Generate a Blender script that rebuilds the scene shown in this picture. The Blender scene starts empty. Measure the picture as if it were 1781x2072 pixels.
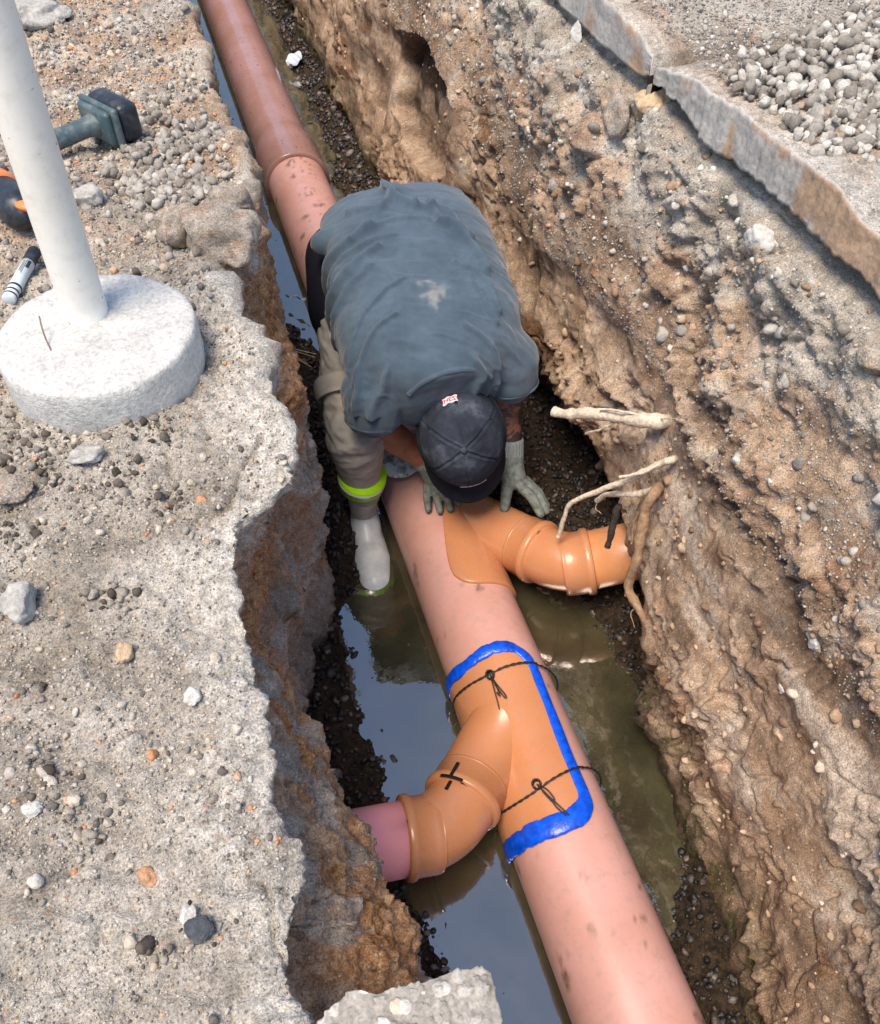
import bpy, bmesh, math, random
import numpy as np
from mathutils import Vector, Matrix

rng = np.random.default_rng(7)
SC = bpy.context.scene
COL = SC.collection

# ------------------------------------------------------------------ camera, sky, sun, exposure
CAM = np.array([-0.4866, 0.0, 2.0219])
PITCH, YAW, FPX, IW, IH = math.radians(49.98), math.radians(17.583), 1784.0, 1781.0, 2071.0
_c, _s = math.cos(YAW), math.sin(YAW)
_fh = np.array([_s, _c, 0.0]); RT = np.array([_c, -_s, 0.0]); _u = np.array([0, 0, 1.0])
FW = _fh*math.cos(PITCH) - _u*math.sin(PITCH)
UP = _fh*math.sin(PITCH) + _u*math.cos(PITCH)
cd = bpy.data.cameras.new("camera"); cam = bpy.data.objects.new("camera", cd); COL.objects.link(cam)
M = Matrix(((RT[0], UP[0], -FW[0], CAM[0]), (RT[1], UP[1], -FW[1], CAM[1]), (RT[2], UP[2], -FW[2], CAM[2]), (0, 0, 0, 1)))
cam.matrix_world = M
cd.sensor_width = 36; cd.sensor_fit = 'AUTO'; cd.lens = 36*FPX/IH; cd.clip_start = 0.02; cd.clip_end = 500
SC.camera = cam

SUN_EL, SUN_AZ = math.radians(70), math.radians(232)      # azimuth from +Y towards +X
wd = bpy.data.worlds.new("World"); SC.world = wd; wd.use_nodes = True
nt = wd.node_tree; nt.nodes.clear()
sky = nt.nodes.new("ShaderNodeTexSky"); sky.sky_type = 'NISHITA'; sky.sun_disc = False
sky.sun_elevation = SUN_EL; sky.sun_rotation = SUN_AZ; sky.air_density = 1.1; sky.dust_density = 1.1; sky.ozone_density = 1.0
bg = nt.nodes.new("ShaderNodeBackground"); bg.inputs[1].default_value = 0.10
wo = nt.nodes.new("ShaderNodeOutputWorld"); nt.links.new(sky.outputs[0], bg.inputs[0]); nt.links.new(bg.outputs[0], wo.inputs[0])
sd = bpy.data.lights.new("sun", 'SUN'); sd.energy = 2.3; sd.angle = math.radians(26); sd.color = (1.0, 0.86, 0.70)
sun = bpy.data.objects.new("sun", sd); COL.objects.link(sun)
sv = Vector((math.cos(SUN_EL)*math.sin(SUN_AZ), math.cos(SUN_EL)*math.cos(SUN_AZ), math.sin(SUN_EL)))
sun.rotation_euler = sv.to_track_quat('Z', 'Y').to_euler()
SC.view_settings.view_transform = 'Standard'; SC.view_settings.look = 'None'
SC.view_settings.exposure = 1.2; SC.view_settings.gamma = 1.0

# ------------------------------------------------------------------ helpers: picture ray -> place
def ray(px, py):
    d = FW*FPX + RT*(px-IW/2) - UP*(py-IH/2); return d/np.linalg.norm(d)
def P(px, py, z=None, X=None, Y=None):
    d = ray(px, py)
    s = (z-CAM[2])/d[2] if z is not None else ((X-CAM[0])/d[0] if X is not None else (Y-CAM[1])/d[1])
    return CAM+d*s
def lin(r, g, b):
    f = lambda c: (c/255/12.92) if c/255 <= .04045 else ((c/255+.055)/1.055)**2.4
    return (f(r), f(g), f(b), 1)
def nrm(v):
    v = np.asarray(v, float); return v/(np.linalg.norm(v)+1e-12)

# ------------------------------------------------------------------ helpers: noise in numpy
def _hash(ix, iy, iz, seed):
    h = (ix.astype(np.int64)*374761393 + iy.astype(np.int64)*668265263 + iz.astype(np.int64)*2147483647 + seed*1274126177) & 0xffffffff
    h = ((h ^ (h >> 13))*1274126177) & 0xffffffff
    h = ((h ^ (h >> 15))*2246822519) & 0xffffffff
    return (h ^ (h >> 16)) & 0xffffffff
def vnoise(p, seed=0):
    p = np.asarray(p, float); i = np.floor(p); f = p-i; i = i.astype(np.int64)
    w = f*f*f*(f*(f*6-15)+10); out = np.zeros(len(p))
    for dx in (0, 1):
        for dy in (0, 1):
            for dz in (0, 1):
                h = _hash(i[:, 0]+dx, i[:, 1]+dy, i[:, 2]+dz, seed)
                gx = ((h & 1023)/511.5-1); gy = (((h >> 10) & 1023)/511.5-1); gz = (((h >> 20) & 1023)/511.5-1)
                d = gx*(f[:, 0]-dx)+gy*(f[:, 1]-dy)+gz*(f[:, 2]-dz)
                wx = w[:, 0] if dx else 1-w[:, 0]; wy = w[:, 1] if dy else 1-w[:, 1]; wz = w[:, 2] if dz else 1-w[:, 2]
                out += d*wx*wy*wz
    return out*1.2
def fbm(p, sc, octv=4, seed=0, gain=.5, ridged=False):
    out = 0; a = 1.0; q = np.asarray(p, float)*sc
    for o in range(octv):
        n = vnoise(q+17.3*o, seed+o)
        if ridged: n = 0.35-np.abs(n)*1.4
        out = out+a*n; a *= gain; q = q*2.03
    return out
def worley(p, sc, seed=0):
    q = np.asarray(p, float)*sc; i = np.floor(q).astype(np.int64); f1 = np.full(len(q), 9.0); f2 = np.full(len(q), 9.0); cid = np.zeros(len(q))
    for dx in (-1, 0, 1):
        for dy in (-1, 0, 1):
            for dz in (-1, 0, 1):
                c = i+np.array([dx, dy, dz]); h = _hash(c[:, 0], c[:, 1], c[:, 2], seed)
                pt = c+np.stack([(h & 1023)/1023., ((h >> 10) & 1023)/1023., ((h >> 20) & 1023)/1023.], 1)
                d = np.linalg.norm(pt-q, axis=1); m = d < f1
                f2 = np.where(m, f1, np.minimum(f2, d)); cid = np.where(m, (h >> 5 & 255)/255., cid); f1 = np.where(m, d, f1)
    return f1, f2, cid
def sstep(a, b, x):
    t = np.clip((x-a)/(b-a), 0, 1); return t*t*(3-2*t)

# ------------------------------------------------------------------ helpers: meshes
def mesh_from(name, V, F, attrs=None, smooth=True, mats=None):
    V = np.asarray(V, np.float32); me = bpy.data.meshes.new(name)
    if isinstance(F, np.ndarray):
        n = len(F); k = F.shape[1]
        me.vertices.add(len(V)); me.vertices.foreach_set('co', V.ravel())
        me.loops.add(n*k); me.loops.foreach_set('vertex_index', F.astype(np.int32).ravel())
        me.polygons.add(n); me.polygons.foreach_set('loop_start', np.arange(0, n*k, k, dtype=np.int32))
        me.update(calc_edges=True); me.validate()
    else:
        me.from_pydata([tuple(v) for v in V], [], [tuple(int(i) for i in f) for f in F]); me.update()
    if smooth: me.polygons.foreach_set('use_smooth', np.ones(len(me.polygons), bool))
    for k, a in (attrs or {}).items():
        at = me.attributes.new(k, 'FLOAT', 'POINT'); at.data.foreach_set('value', np.asarray(a, np.float32))
    return me
BASE = {}
def thing(name, label, cat, loc=(0, 0, 0), group=None):
    o = bpy.data.objects.new(name, None); COL.objects.link(o); o.location = loc; o.empty_display_size = .05
    o['label'] = label; o['category'] = cat
    if group: o['group'] = group
    BASE[o.name] = np.asarray(loc, float); return o
def part(name, VF, mat, parent=None, smooth=True, attrs=None, label=None):
    V, F = VF; V = np.asarray(V, float); b = BASE[parent.name] if parent else np.zeros(3)
    me = mesh_from(name, V-b, F, attrs, smooth); o = bpy.data.objects.new(name, me); COL.objects.link(o)
    if mat: me.materials.append(mat)
    if parent: o.parent = parent; BASE[o.name] = b
    if label: o['label'] = label
    return o
def solo(name, VF, mat, label, cat, group=None, smooth=True, attrs=None, kind=None):
    V, F = VF; V = np.asarray(V, float); b = V.mean(0); b[2] = V[:, 2].min()
    me = mesh_from(name, V-b, F, attrs, smooth); o = bpy.data.objects.new(name, me); COL.objects.link(o); o.location = b
    if mat: me.materials.append(mat)
    if label: o['label'] = label; o['category'] = cat
    if group: o['group'] = group
    if kind: o['kind'] = kind
    BASE[o.name] = b; return o
def setting(name, VF, mat, kind='structure', attrs=None, smooth=True):
    o = part(name, VF, mat, None, smooth, attrs); o['kind'] = kind; return o
def merge(*ms):
    Vs, Fs, n = [], [], 0
    for V, F in ms:
        Vs.append(np.asarray(V, float)); Fs += [tuple(int(i)+n for i in f) for f in F]; n += len(V)
    return np.vstack(Vs), Fs
def gridf(nu, nv, cu=False, cv=False):
    i = np.arange(nu if cu else nu-1)[:, None]; j = np.arange(nv if cv else nv-1)[None, :]
    a = (i % nu)*nv+(j % nv); b = ((i+1) % nu)*nv+(j % nv); c = ((i+1) % nu)*nv+((j+1) % nv); d = (i % nu)*nv+((j+1) % nv)
    return np.stack([a, b, c, d], -1).reshape(-1, 4)
def catmull(pts, n):
    p = np.asarray(pts, float); p = np.vstack([2*p[0]-p[1], p, 2*p[-1]-p[-2]]); out = []
    m = len(p)-3
    for t in np.linspace(0, m-1e-9, n):
        k = int(t); u = t-k; a, b, c, d = p[k:k+4]
        out.append(.5*((2*b)+(-a+c)*u+(2*a-5*b+4*c-d)*u*u+(-a+3*b-3*c+d)*u**3))
    return np.array(out)
def tube(path, rad, seg=16, cap=True, flat=1.0, up=None):
    p = np.asarray(path, float); n = len(p); rad = np.broadcast_to(np.asarray(rad, float), (n,))
    t = np.gradient(p, axis=0); t /= (np.linalg.norm(t, axis=1)[:, None]+1e-12)
    a = np.array(up if up is not None else ([0, 0, 1] if abs(t[0][2]) < .9 else [1, 0, 0]), float)
    N = nrm(a-t[0]*a.dot(t[0])); V = []
    ang = np.linspace(0, 2*np.pi, seg, endpoint=False)
    for i in range(n):
        N = nrm(N-t[i]*N.dot(t[i])); B = np.cross(t[i], N)
        V.append(p[i]+rad[i]*(np.cos(ang)[:, None]*N*flat+np.sin(ang)[:, None]*B))
    V = np.vstack(V); F = [tuple(f) for f in gridf(n, seg, cv=True)]
    if cap: F += [tuple(range(seg))[::-1], tuple((n-1)*seg+i for i in range(seg))]
    return V, F
def straight(a, b, stops, seg=48):
    """pipe along a->b with (distance, radius) stops"""
    a = np.asarray(a, float); d = nrm(np.asarray(b, float)-a)
    return tube([a+d*s for s, r in stops], [max(r, 1e-4) for s, r in stops], seg)
def ellipsoid(c, ax, nu=16, nv=24):
    """ax: 3x3 rows = scaled axes"""
    th = np.linspace(0, np.pi, nu)[1:-1]; ph = np.linspace(0, 2*np.pi, nv, endpoint=False); ax = np.asarray(ax, float)
    S = [[0, 0, 1.]]+[[math.sin(t)*math.cos(f), math.sin(t)*math.sin(f), math.cos(t)] for t in th for f in ph]+[[0, 0, -1.]]
    V = np.asarray(c)+np.array(S)@ax; F = []
    for j in range(nv): F.append((0, 1+j, 1+(j+1) % nv))
    for i in range(len(th)-1):
        for j in range(nv): F.append((1+i*nv+j, 1+(i+1)*nv+j, 1+(i+1)*nv+(j+1) % nv, 1+i*nv+(j+1) % nv))
    l = 1+(len(th)-1)*nv; e = len(V)-1
    for j in range(nv): F.append((l+j, e, l+(j+1) % nv))
    return V, F
def capsule(a, ra, b, rb, seg=16):
    a = np.asarray(a, float); b = np.asarray(b, float); d = nrm(b-a); st = []
    for t in np.linspace(.08, 1, 5): st.append((a-d*ra*math.cos(t*math.pi/2), ra*math.sin(t*math.pi/2)))
    for t in np.linspace(1, .08, 5): st.append((b+d*rb*math.cos(t*math.pi/2), rb*math.sin(t*math.pi/2)))
    return tube([s[0] for s in st], [s[1] for s in st], seg)
def chain(pts, rads, seg=14):
    return [capsule(pts[i], rads[i], pts[i+1], rads[i+1], seg) for i in range(len(pts)-1)]
def remesh(parts, voxel, smooth=6):
    V, F = merge(*parts); me = mesh_from('tmp', V, F); ob = bpy.data.objects.new('tmp', me); COL.objects.link(ob)
    md = ob.modifiers.new('r', 'REMESH'); md.mode = 'VOXEL'; md.voxel_size = voxel; md.use_smooth_shade = True
    if smooth:
        ms = ob.modifiers.new('s', 'SMOOTH'); ms.factor = .5; ms.iterations = smooth
    dg = bpy.context.evaluated_depsgraph_get(); dg.update()
    m2 = bpy.data.meshes.new_from_object(ob.evaluated_get(dg)); bpy.data.objects.remove(ob); bpy.data.meshes.remove(me)
    V = np.zeros(len(m2.vertices)*3); m2.vertices.foreach_get('co', V); V = V.reshape(-1, 3)
    F = [tuple(p.vertices) for p in m2.polygons]; N = np.zeros(len(V)*3); m2.vertices.foreach_get('normal', N); N = N.reshape(-1, 3)
    bpy.data.meshes.remove(m2); return V, F, N
def ico(sub):
    bm = bmesh.new(); bmesh.ops.create_icosphere(bm, subdivisions=sub, radius=1); V = np.array([v.co[:] for v in bm.verts])
    F = np.array([[v.index for v in f.verts] for f in bm.faces]); bm.free(); return V, F
def rock(seed, sub=3, size=(1, 1, 1), rough=.35, boxy=0.0, facet=.5):
    V, F = ico(sub); r = np.random.default_rng(seed)
    if boxy: V = np.sign(V)*np.abs(V)**(1-boxy); V /= np.abs(V).max()
    for k in range(int(9*facet*2)):                       # chop flat faces
        n = nrm(r.normal(size=3)); d = r.uniform(.62, .92); h = V@n; V = V-np.outer(np.clip(h-d, 0, None), n)
    V = V*(1+rough*fbm(V+seed*3.1, 1.3, 3, seed)[:, None]+.25*rough*fbm(V+seed, 5, 3, seed+9)[:, None])
    return V*np.asarray(size), F
def rotm(r):
    q = nrm(r.normal(size=4)); w, x, y, z = q
    return np.array([[1-2*(y*y+z*z), 2*(x*y-z*w), 2*(x*z+y*w)], [2*(x*y+z*w), 1-2*(x*x+z*z), 2*(y*z-x*w)], [2*(x*z-y*w), 2*(y*z+x*w), 1-2*(x*x+y*y)]])
def rz(a):
    return np.array([[math.cos(a), -math.sin(a), 0], [math.sin(a), math.cos(a), 0], [0, 0, 1]])
ROCKS = [rock(100+i, 2, rough=.42, facet=1.9) for i in range(14)]
def scatter(pos, size, seed=1, flat=.7, tint=None, upright=False):
    r = np.random.default_rng(seed); Vs, Fs, T, n = [], [], [], 0
    for k, (p, s) in enumerate(zip(pos, size)):
        V, F = ROCKS[r.integers(len(ROCKS))]; sc = np.array([1, r.uniform(.65, 1), r.uniform(.5, .9)*flat/.7])*s
        A = V*sc
        if upright: A = A@(rz(r.uniform(0, 6.28)).T)
        else: A = A@rotm(r).T
        Vs.append(A+p); Fs.append(F+n); n += len(V); T.append(np.full(len(V), r.uniform() if tint is None else tint[k]))
    return np.vstack(Vs), np.vstack(Fs), np.concatenate(T)

# ------------------------------------------------------------------ helpers: materials
def mat(name):
    m = bpy.data.materials.new(name); m.use_nodes = True; nt = m.node_tree; b = nt.nodes['Principled BSDF']; return m, nt, b
def node(nt, t, **kw):
    n = nt.nodes.new(t)
    for k, v in kw.items(): setattr(n, k, v)
    return n
def noise(nt, scale, detail=4, rough=.55, coord=None, dist=0):
    n = node(nt, 'ShaderNodeTexNoise'); n.inputs['Scale'].default_value = scale; n.inputs['Detail'].default_value = detail
    n.inputs['Roughness'].default_value = rough; n.inputs['Distortion'].default_value = dist
    if coord is not None: nt.links.new(coord, n.inputs['Vector'])
    return n.outputs['Fac']
def coord(nt, kind='Object'):
    return node(nt, 'ShaderNodeTexCoord').outputs[kind]
def ramp(nt, fac, stops):
    n = node(nt, 'ShaderNodeValToRGB'); nt.links.new(fac, n.inputs[0]); e = n.color_ramp.elements
    while len(e) < len(stops): e.new(.5)
    for i, (p, c) in enumerate(stops): e[i].position = p; e[i].color = c if len(c) == 4 else (*c, 1)
    return n.outputs[0]
def mixc(nt, fac, a, b, mode='MIX'):
    n = node(nt, 'ShaderNodeMix', data_type='RGBA', blend_type=mode)
    for s, v in ((n.inputs['Factor'], fac), (n.inputs['A'], a), (n.inputs['B'], b)):
        pass
    fs = [i for i in n.inputs if i.name == 'Factor' and i.type == 'VALUE'][0]; A = [i for i in n.inputs if i.name == 'A' and i.type == 'RGBA'][0]; B = [i for i in n.inputs if i.name == 'B' and i.type == 'RGBA'][0]
    for s, v in ((fs, fac), (A, a), (B, b)):
        if hasattr(v, 'is_linked') or hasattr(v, 'links'): nt.links.new(v, s)
        else: s.default_value = v
    return [o for o in n.outputs if o.type == 'RGBA'][0]
def math_(nt, op, a, b=None):
    n = node(nt, 'ShaderNodeMath', operation=op)
    for i, v in enumerate((a, b)):
        if v is None: continue
        if hasattr(v, 'links'): nt.links.new(v, n.inputs[i])
        else: n.inputs[i].default_value = v
    return n.outputs[0]
def attr(nt, name):
    n = node(nt, 'ShaderNodeAttribute', attribute_name=name); return n.outputs['Fac']
def bump(nt, b, h, strength=.5, dist=.003):
    n = node(nt, 'ShaderNodeBump'); n.inputs['Strength'].default_value = strength; n.inputs['Distance'].default_value = dist
    nt.links.new(h, n.inputs['Height']); nt.links.new(n.outputs[0], b.inputs['Normal'])
def g(v): return (v, v, v, 1)

def soil_material(name, fine=1.0):
    m, nt, b = mat(name); co = coord(nt)
    n1 = noise(nt, 9, 6, .6, co); n2 = noise(nt, 60, 6, .65, co); n3 = noise(nt, 330, 4, .7, co)
    brown = ramp(nt, n1, [(.3, lin(136, 111, 90)), (.5, lin(178, 151, 126)), (.72, lin(216, 195, 170))])
    grey = ramp(nt, n1, [(.3, lin(144, 135, 122)), (.5, lin(174, 166, 154)), (.7, lin(198, 191, 180))])
    oran = ramp(nt, n2, [(.3, lin(140, 94, 56)), (.5, lin(186, 134, 88)), (.7, lin(206, 164, 120))])
    moss = ramp(nt, n2, [(.3, lin(40, 40, 22)), (.6, lin(78, 74, 44))])
    wet_dark = ramp(nt, n2, [(.3, lin(28, 23, 19)), (.6, lin(62, 48, 38))])
    white = ramp(nt, n2, [(.35, lin(192, 186, 176)), (.6, lin(222, 218, 210))])
    c = mixc(nt, attr(nt, 'grey'), brown, grey); c = mixc(nt, attr(nt, 'orange'), c, oran); c = mixc(nt, attr(nt, 'white'), c, white)
    c = mixc(nt, attr(nt, 'wet_dark'), c, wet_dark); c = mixc(nt, attr(nt, 'moss'), c, moss)
    c = mixc(nt, .8, c, ramp(nt, n2, [(.28, g(.55)), (.5, g(.95)), (.72, g(1.25))]), 'MULTIPLY')
    c = mixc(nt, .85, c, ramp(nt, n3, [(.33, g(.36)), (.5, g(1.0)), (.66, g(1.5))]), 'MULTIPLY')
    # grains of other stone
    v = node(nt, 'ShaderNodeTexVoronoi'); v.inputs['Scale'].default_value = 170; nt.links.new(co, v.inputs['Vector'])
    sp = node(nt, 'ShaderNodeSeparateColor'); nt.links.new(v.outputs['Color'], sp.inputs[0])
    msk = math_(nt, 'MULTIPLY', math_(nt, 'GREATER_THAN', sp.outputs[0], .82), math_(nt, 'LESS_THAN', v.outputs['Distance'], .38))
    gc = ramp(nt, sp.outputs[1], [(0, lin(96, 92, 90)), (.4, lin(190, 186, 180)), (.7, lin(222, 218, 210)), (.93, lin(186, 138, 104))])
    c = mixc(nt, math_(nt, 'MULTIPLY', msk, math_(nt, 'SUBTRACT', .7, math_(nt, 'MULTIPLY', attr(nt, 'wet_dark'), .62))), c, gc)
    nt.links.new(c, b.inputs['Base Color']); b.inputs['Roughness'].default_value = .93; b.inputs['Specular IOR Level'].default_value = .2
    h = math_(nt, 'ADD', math_(nt, 'MULTIPLY', n2, .7), math_(nt, 'ADD', math_(nt, 'MULTIPLY', n3, .45), math_(nt, 'MULTIPLY', msk, .12)))
    bump(nt, b, h, .9*fine, .012); return m
def stone_material(name, stops, rough=.85, spec=.25, fs=220):
    m, nt, b = mat(name); co = coord(nt); n2 = noise(nt, fs, 5, .65, co); n1 = noise(nt, fs*.2, 4, .6, co)
    c = ramp(nt, attr(nt, 'tint'), stops)
    c = mixc(nt, .8, c, ramp(nt, n2, [(.3, g(.6)), (.5, g(1)), (.7, g(1.25))]), 'MULTIPLY')
    c = mixc(nt, .6, c, ramp(nt, n1, [(.3, g(.65)), (.7, g(1.2))]), 'MULTIPLY')
    nt.links.new(c, b.inputs['Base Color']); b.inputs['Roughness'].default_value = rough; b.inputs['Specular IOR Level'].default_value = spec
    bump(nt, b, n2, .6, .004); return m
def plain_stone(name, a, bcol, fs=160, rough=.9, bs=.7, bd=.006):
    m, nt, b = mat(name); co = coord(nt); n2 = noise(nt, fs, 6, .7, co); n1 = noise(nt, fs*.12, 5, .6, co)
    c = ramp(nt, n1, [(.3, a), (.68, bcol)])
    c = mixc(nt, .85, c, ramp(nt, n2, [(.3, g(.6)), (.5, g(1)), (.7, g(1.25))]), 'MULTIPLY')
    nt.links.new(c, b.inputs['Base Color']); b.inputs['Roughness'].default_value = rough; b.inputs['Specular IOR Level'].default_value = .2
    bump(nt, b, math_(nt, 'ADD', n2, math_(nt, 'MULTIPLY', n1, 1.2)), bs, bd); return m
def plastic(name, col, rough=.38, dirt=None, dirt_amt=.0, col2=None, spots=0.0, spot_col=None):
    m, nt, b = mat(name); co = coord(nt); n1 = noise(nt, 4.5, 5, .6, co); n2 = noise(nt, 38, 6, .7, co); c = col
    c = mixc(nt, ramp(nt, n1, [(.35, g(0)), (.65, g(1))]), col, col2 or col)
    if dirt_amt: c = mixc(nt, ramp(nt, n2, [(.5, g(0)), (.74, g(dirt_amt))]), c, dirt)
    if spots: c = mixc(nt, ramp(nt, noise(nt, 55, 3, .5, co, .6), [(.70-spots*.08, g(0)), (.74-spots*.06, g(.9))]), c, spot_col)
    c = mixc(nt, math_(nt, 'MULTIPLY', attr(nt, 'mud'), ramp(nt, n2, [(.35, g(.35)), (.6, g(1))])), c, lin(98, 76, 60))
    nt.links.new(c, b.inputs['Base Color'])
    nt.links.new(ramp(nt, n2, [(.3, g(rough-.06)), (.7, g(rough+.14))]), b.inputs['Roughness'])
    b.inputs['Specular IOR Level'].default_value = .5
    bump(nt, b, n2, .06, .002); return m
def simple(name, col, rough=.6, spec=.4, ns=0, nb=.3, var=.25, metallic=0):
    m, nt, b = mat(name); b.inputs['Roughness'].default_value = rough; b.inputs['Specular IOR Level'].default_value = spec; b.inputs['Metallic'].default_value = metallic
    if ns:
        co = coord(nt); n = noise(nt, ns, 5, .6, co)
        nt.links.new(mixc(nt, 1, col, ramp(nt, n, [(.3, g(1-var)), (.7, g(1+var))]), 'MULTIPLY'), b.inputs['Base Color']); bump(nt, b, n, nb, .003)
    else: b.inputs['Base Color'].default_value = col
    return m
MS = soil_material('soil')
M_GRAVEL_DARK = stone_material('wet_gravel', [(0, lin(20, 19, 20)), (.35, lin(38, 36, 36)), (.7, lin(58, 54, 52)), (.88, lin(76, 54, 48)), (.985, lin(112, 106, 100))], .36, .5)
M_GRAVEL = stone_material('dry_gravel', [(0, lin(124, 117, 108)), (.4, lin(156, 150, 141)), (.75, lin(180, 175, 166)), (.97, lin(204, 200, 192))])
M_PEBBLE = stone_material('mixed_pebbles', [(0, lin(92, 87, 82)), (.3, lin(146, 140, 132)), (.6, lin(190, 184, 175)), (.86, lin(190, 178, 158)), (.97, lin(196, 140, 102))])
M_CLOD = stone_material('soil_clods', [(0, lin(134, 110, 90)), (.5, lin(174, 148, 124)), (.9, lin(194, 172, 148)), (1, lin(205, 196, 184))], .95, .1, 120)
M_ORANGEPLASTIC = plastic('orange_brown_plastic', lin(182, 121, 82), .24, lin(150, 124, 104), .45, lin(192, 131, 92))
M_PIPE = plastic('dusty_terracotta_pipe', lin(192, 143, 130), .33, lin(164, 137, 125), .65, lin(204, 157, 150), 0, lin(92, 58, 42))
M_PIPEFAR = plastic('dirty_terracotta_pipe', lin(146, 110, 100), .17, lin(118, 98, 92), .65, lin(160, 124, 124), .3, lin(74, 46, 34))
M_PINK = plastic('pink_lilac_pipe', lin(234, 156, 154), .34, lin(228, 170, 170), .3, lin(232, 156, 168))
M_BUFF = plastic('buff_orange_pipe', lin(206, 140, 92), .26, lin(160, 124, 96), .4, lin(212, 152, 108))
M_BLUE = simple('blue_sealant', lin(6, 78, 210), .3, .5, 55, .5, .45)
M_WIRE = simple('black_wire', lin(34, 36, 38), .5, .5)
M_INK = simple('black_ink', lin(20, 18, 18), .6, .3)

# ------------------------------------------------------------------ ground: left bank with the left trench face
ZB = 1.05
LIP = np.array([(150, -320), (300, -120), (375, 0), (395, 60), (412, 150), (455, 250), (492, 340), (512, 430), (470, 500), (420, 552), (450, 610), (500, 672), (540, 742), (562, 800), (590, 865), (602, 930), (590, 975), (545, 1010), (482, 1060), (466, 1130), (470, 1195), (500, 1262), (526, 1335), (526, 1425), (520, 1500), (545, 1580), (562, 1640), (602, 1705), (616, 1785), (602, 1850), (586, 1950), (590, 2071)])
lipw = np.array([P(a, b, z=ZB) for a, b in LIP]); o_ = np.argsort(lipw[:, 1]); lipY, lipX = lipw[o_, 1], lipw[o_, 0]
def lip(Y): return np.interp(Y, np.r_[-3, -.2, lipY, 9, 40], np.r_[-.5, -.5, lipX, -.36, -.36])
def wallL(Y): return np.interp(Y, [-1, 0, .38, .7, .9, 1.27, 1.45, 1.9, 2.5, 4, 9, 40], [-.36, -.36, -.39, -.452, -.482, -.455, -.345, -.34, -.35, -.36, -.36, -.36])
def ysamples(y0, y1, dref, k):
    ys = [y0]
    while ys[-1] < y1: ys.append(ys[-1]+k*math.hypot(max(ys[-1], 0), dref))
    return np.array(ys)
def big_chunks(Q, grey):
    return Q
Ys = np.concatenate([[-30, -10, -4, -1.5, -.6], ysamples(-.25, 8.5, 1.15, .0021), [9.5, 12, 20, 45, 80]])
sl_top = np.concatenate([-np.array([60, 25, 9, 3.5, 1.6, .95]), np.linspace(-.72, 0, 190)])      # distance left of the lip
nw = 190
Vl = []; grey = []; oran = []; wht = []; wet_dark = []
for Y in Ys:
    L = lip(Y); Wx = wallL(Y)
    top = np.stack([L+sl_top, np.full(len(sl_top), Y), np.full(len(sl_top), ZB)], 1)
    s = np.linspace(0, 1, nw)[1:]; z = ZB-s*(ZB+.22)
    bl = sstep(.02, .30, s); x = L+(Wx-L)*bl+.012*np.sin(np.clip(s/.06, 0, 1)*np.pi)
    fl = np.clip((s-.94)/.06, 0, 1); x = x+fl*fl*.15
    Vl.append(np.vstack([top, np.stack([x, np.full(nw-1, Y), z], 1)]))
Vl = np.array(Vl); nu, nv = Vl.shape[:2]; Q = Vl.reshape(-1, 3)
sTop = np.tile(np.r_[sl_top, np.linspace(0, 1, nw)[1:]], nu); isw = np.tile(np.r_[np.zeros(len(sl_top)), np.ones(nw-1)], nu) > 0
near = np.abs(Q[:, 1]-2) < 9; near &= Q[:, 0] > -3
Pn = np.zeros_like(Q); G = Vl.copy(); du = np.gradient(G, axis=0); dv = np.gradient(G, axis=1); Nn = np.cross(dv, du).reshape(-1, 3); Nn /= np.linalg.norm(Nn, axis=1)[:, None]+1e-9
if Nn[5*nv+len(sl_top)-50][2] < 0: Nn = -Nn
edge = np.where(isw, 1-sstep(0, .07, sTop), 1-sstep(0, .09, -sTop))
f1, f2, cid = worley(Q+.02*fbm(Q, 20, 2, 5)[:, None], 11, 3)
f1b, f2b, cidb = worley(Q+.008*fbm(Q, 50, 2, 6)[:, None], 42, 4)
lumps = np.clip(.55-f1, 0, 1)
f1e, f2e, cide = worley(Q*np.array([1, 1, .8])+.02*fbm(Q, 25, 2, 7)[:, None], 13, 9)
mid = sstep(.9, 1.15, Q[:, 1])*(1-sstep(2.6, 3.2, Q[:, 1]))
d_top = .022*fbm(Q, 3.2, 4, 1)+.017*fbm(Q, 13, 4, 2)+.0075*fbm(Q, 55, 4, 3, .6)+.010*np.clip(fbm(Q, 22, 3, 25)-.12, 0, 1)+.010*np.clip(.4-f1b, 0, 1)*sstep(-.1, .35, fbm(Q, 6, 2, 8))+.03*edge*(fbm(Q, 7, 3, 21)+.1)+.07*lumps*edge*mid
d_wall = -.05*(1-sstep(1.0, 1.3, Q[:, 1]))+.035*fbm(Q, 4, 4, 11)+.022*fbm(Q, 16, 4, 12)+.012*fbm(Q, 50, 3, 13, ridged=True)+.06*lumps*sstep(.12, .4, sTop)*(1-sstep(1.3, 1.7, Q[:, 1]))+.012*np.clip(.5-f1b, 0, 1)
disp = np.where(isw, d_wall*sstep(0, .05, sTop)+d_top*(1-sstep(0, .05, sTop)), d_top)*near
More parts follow.
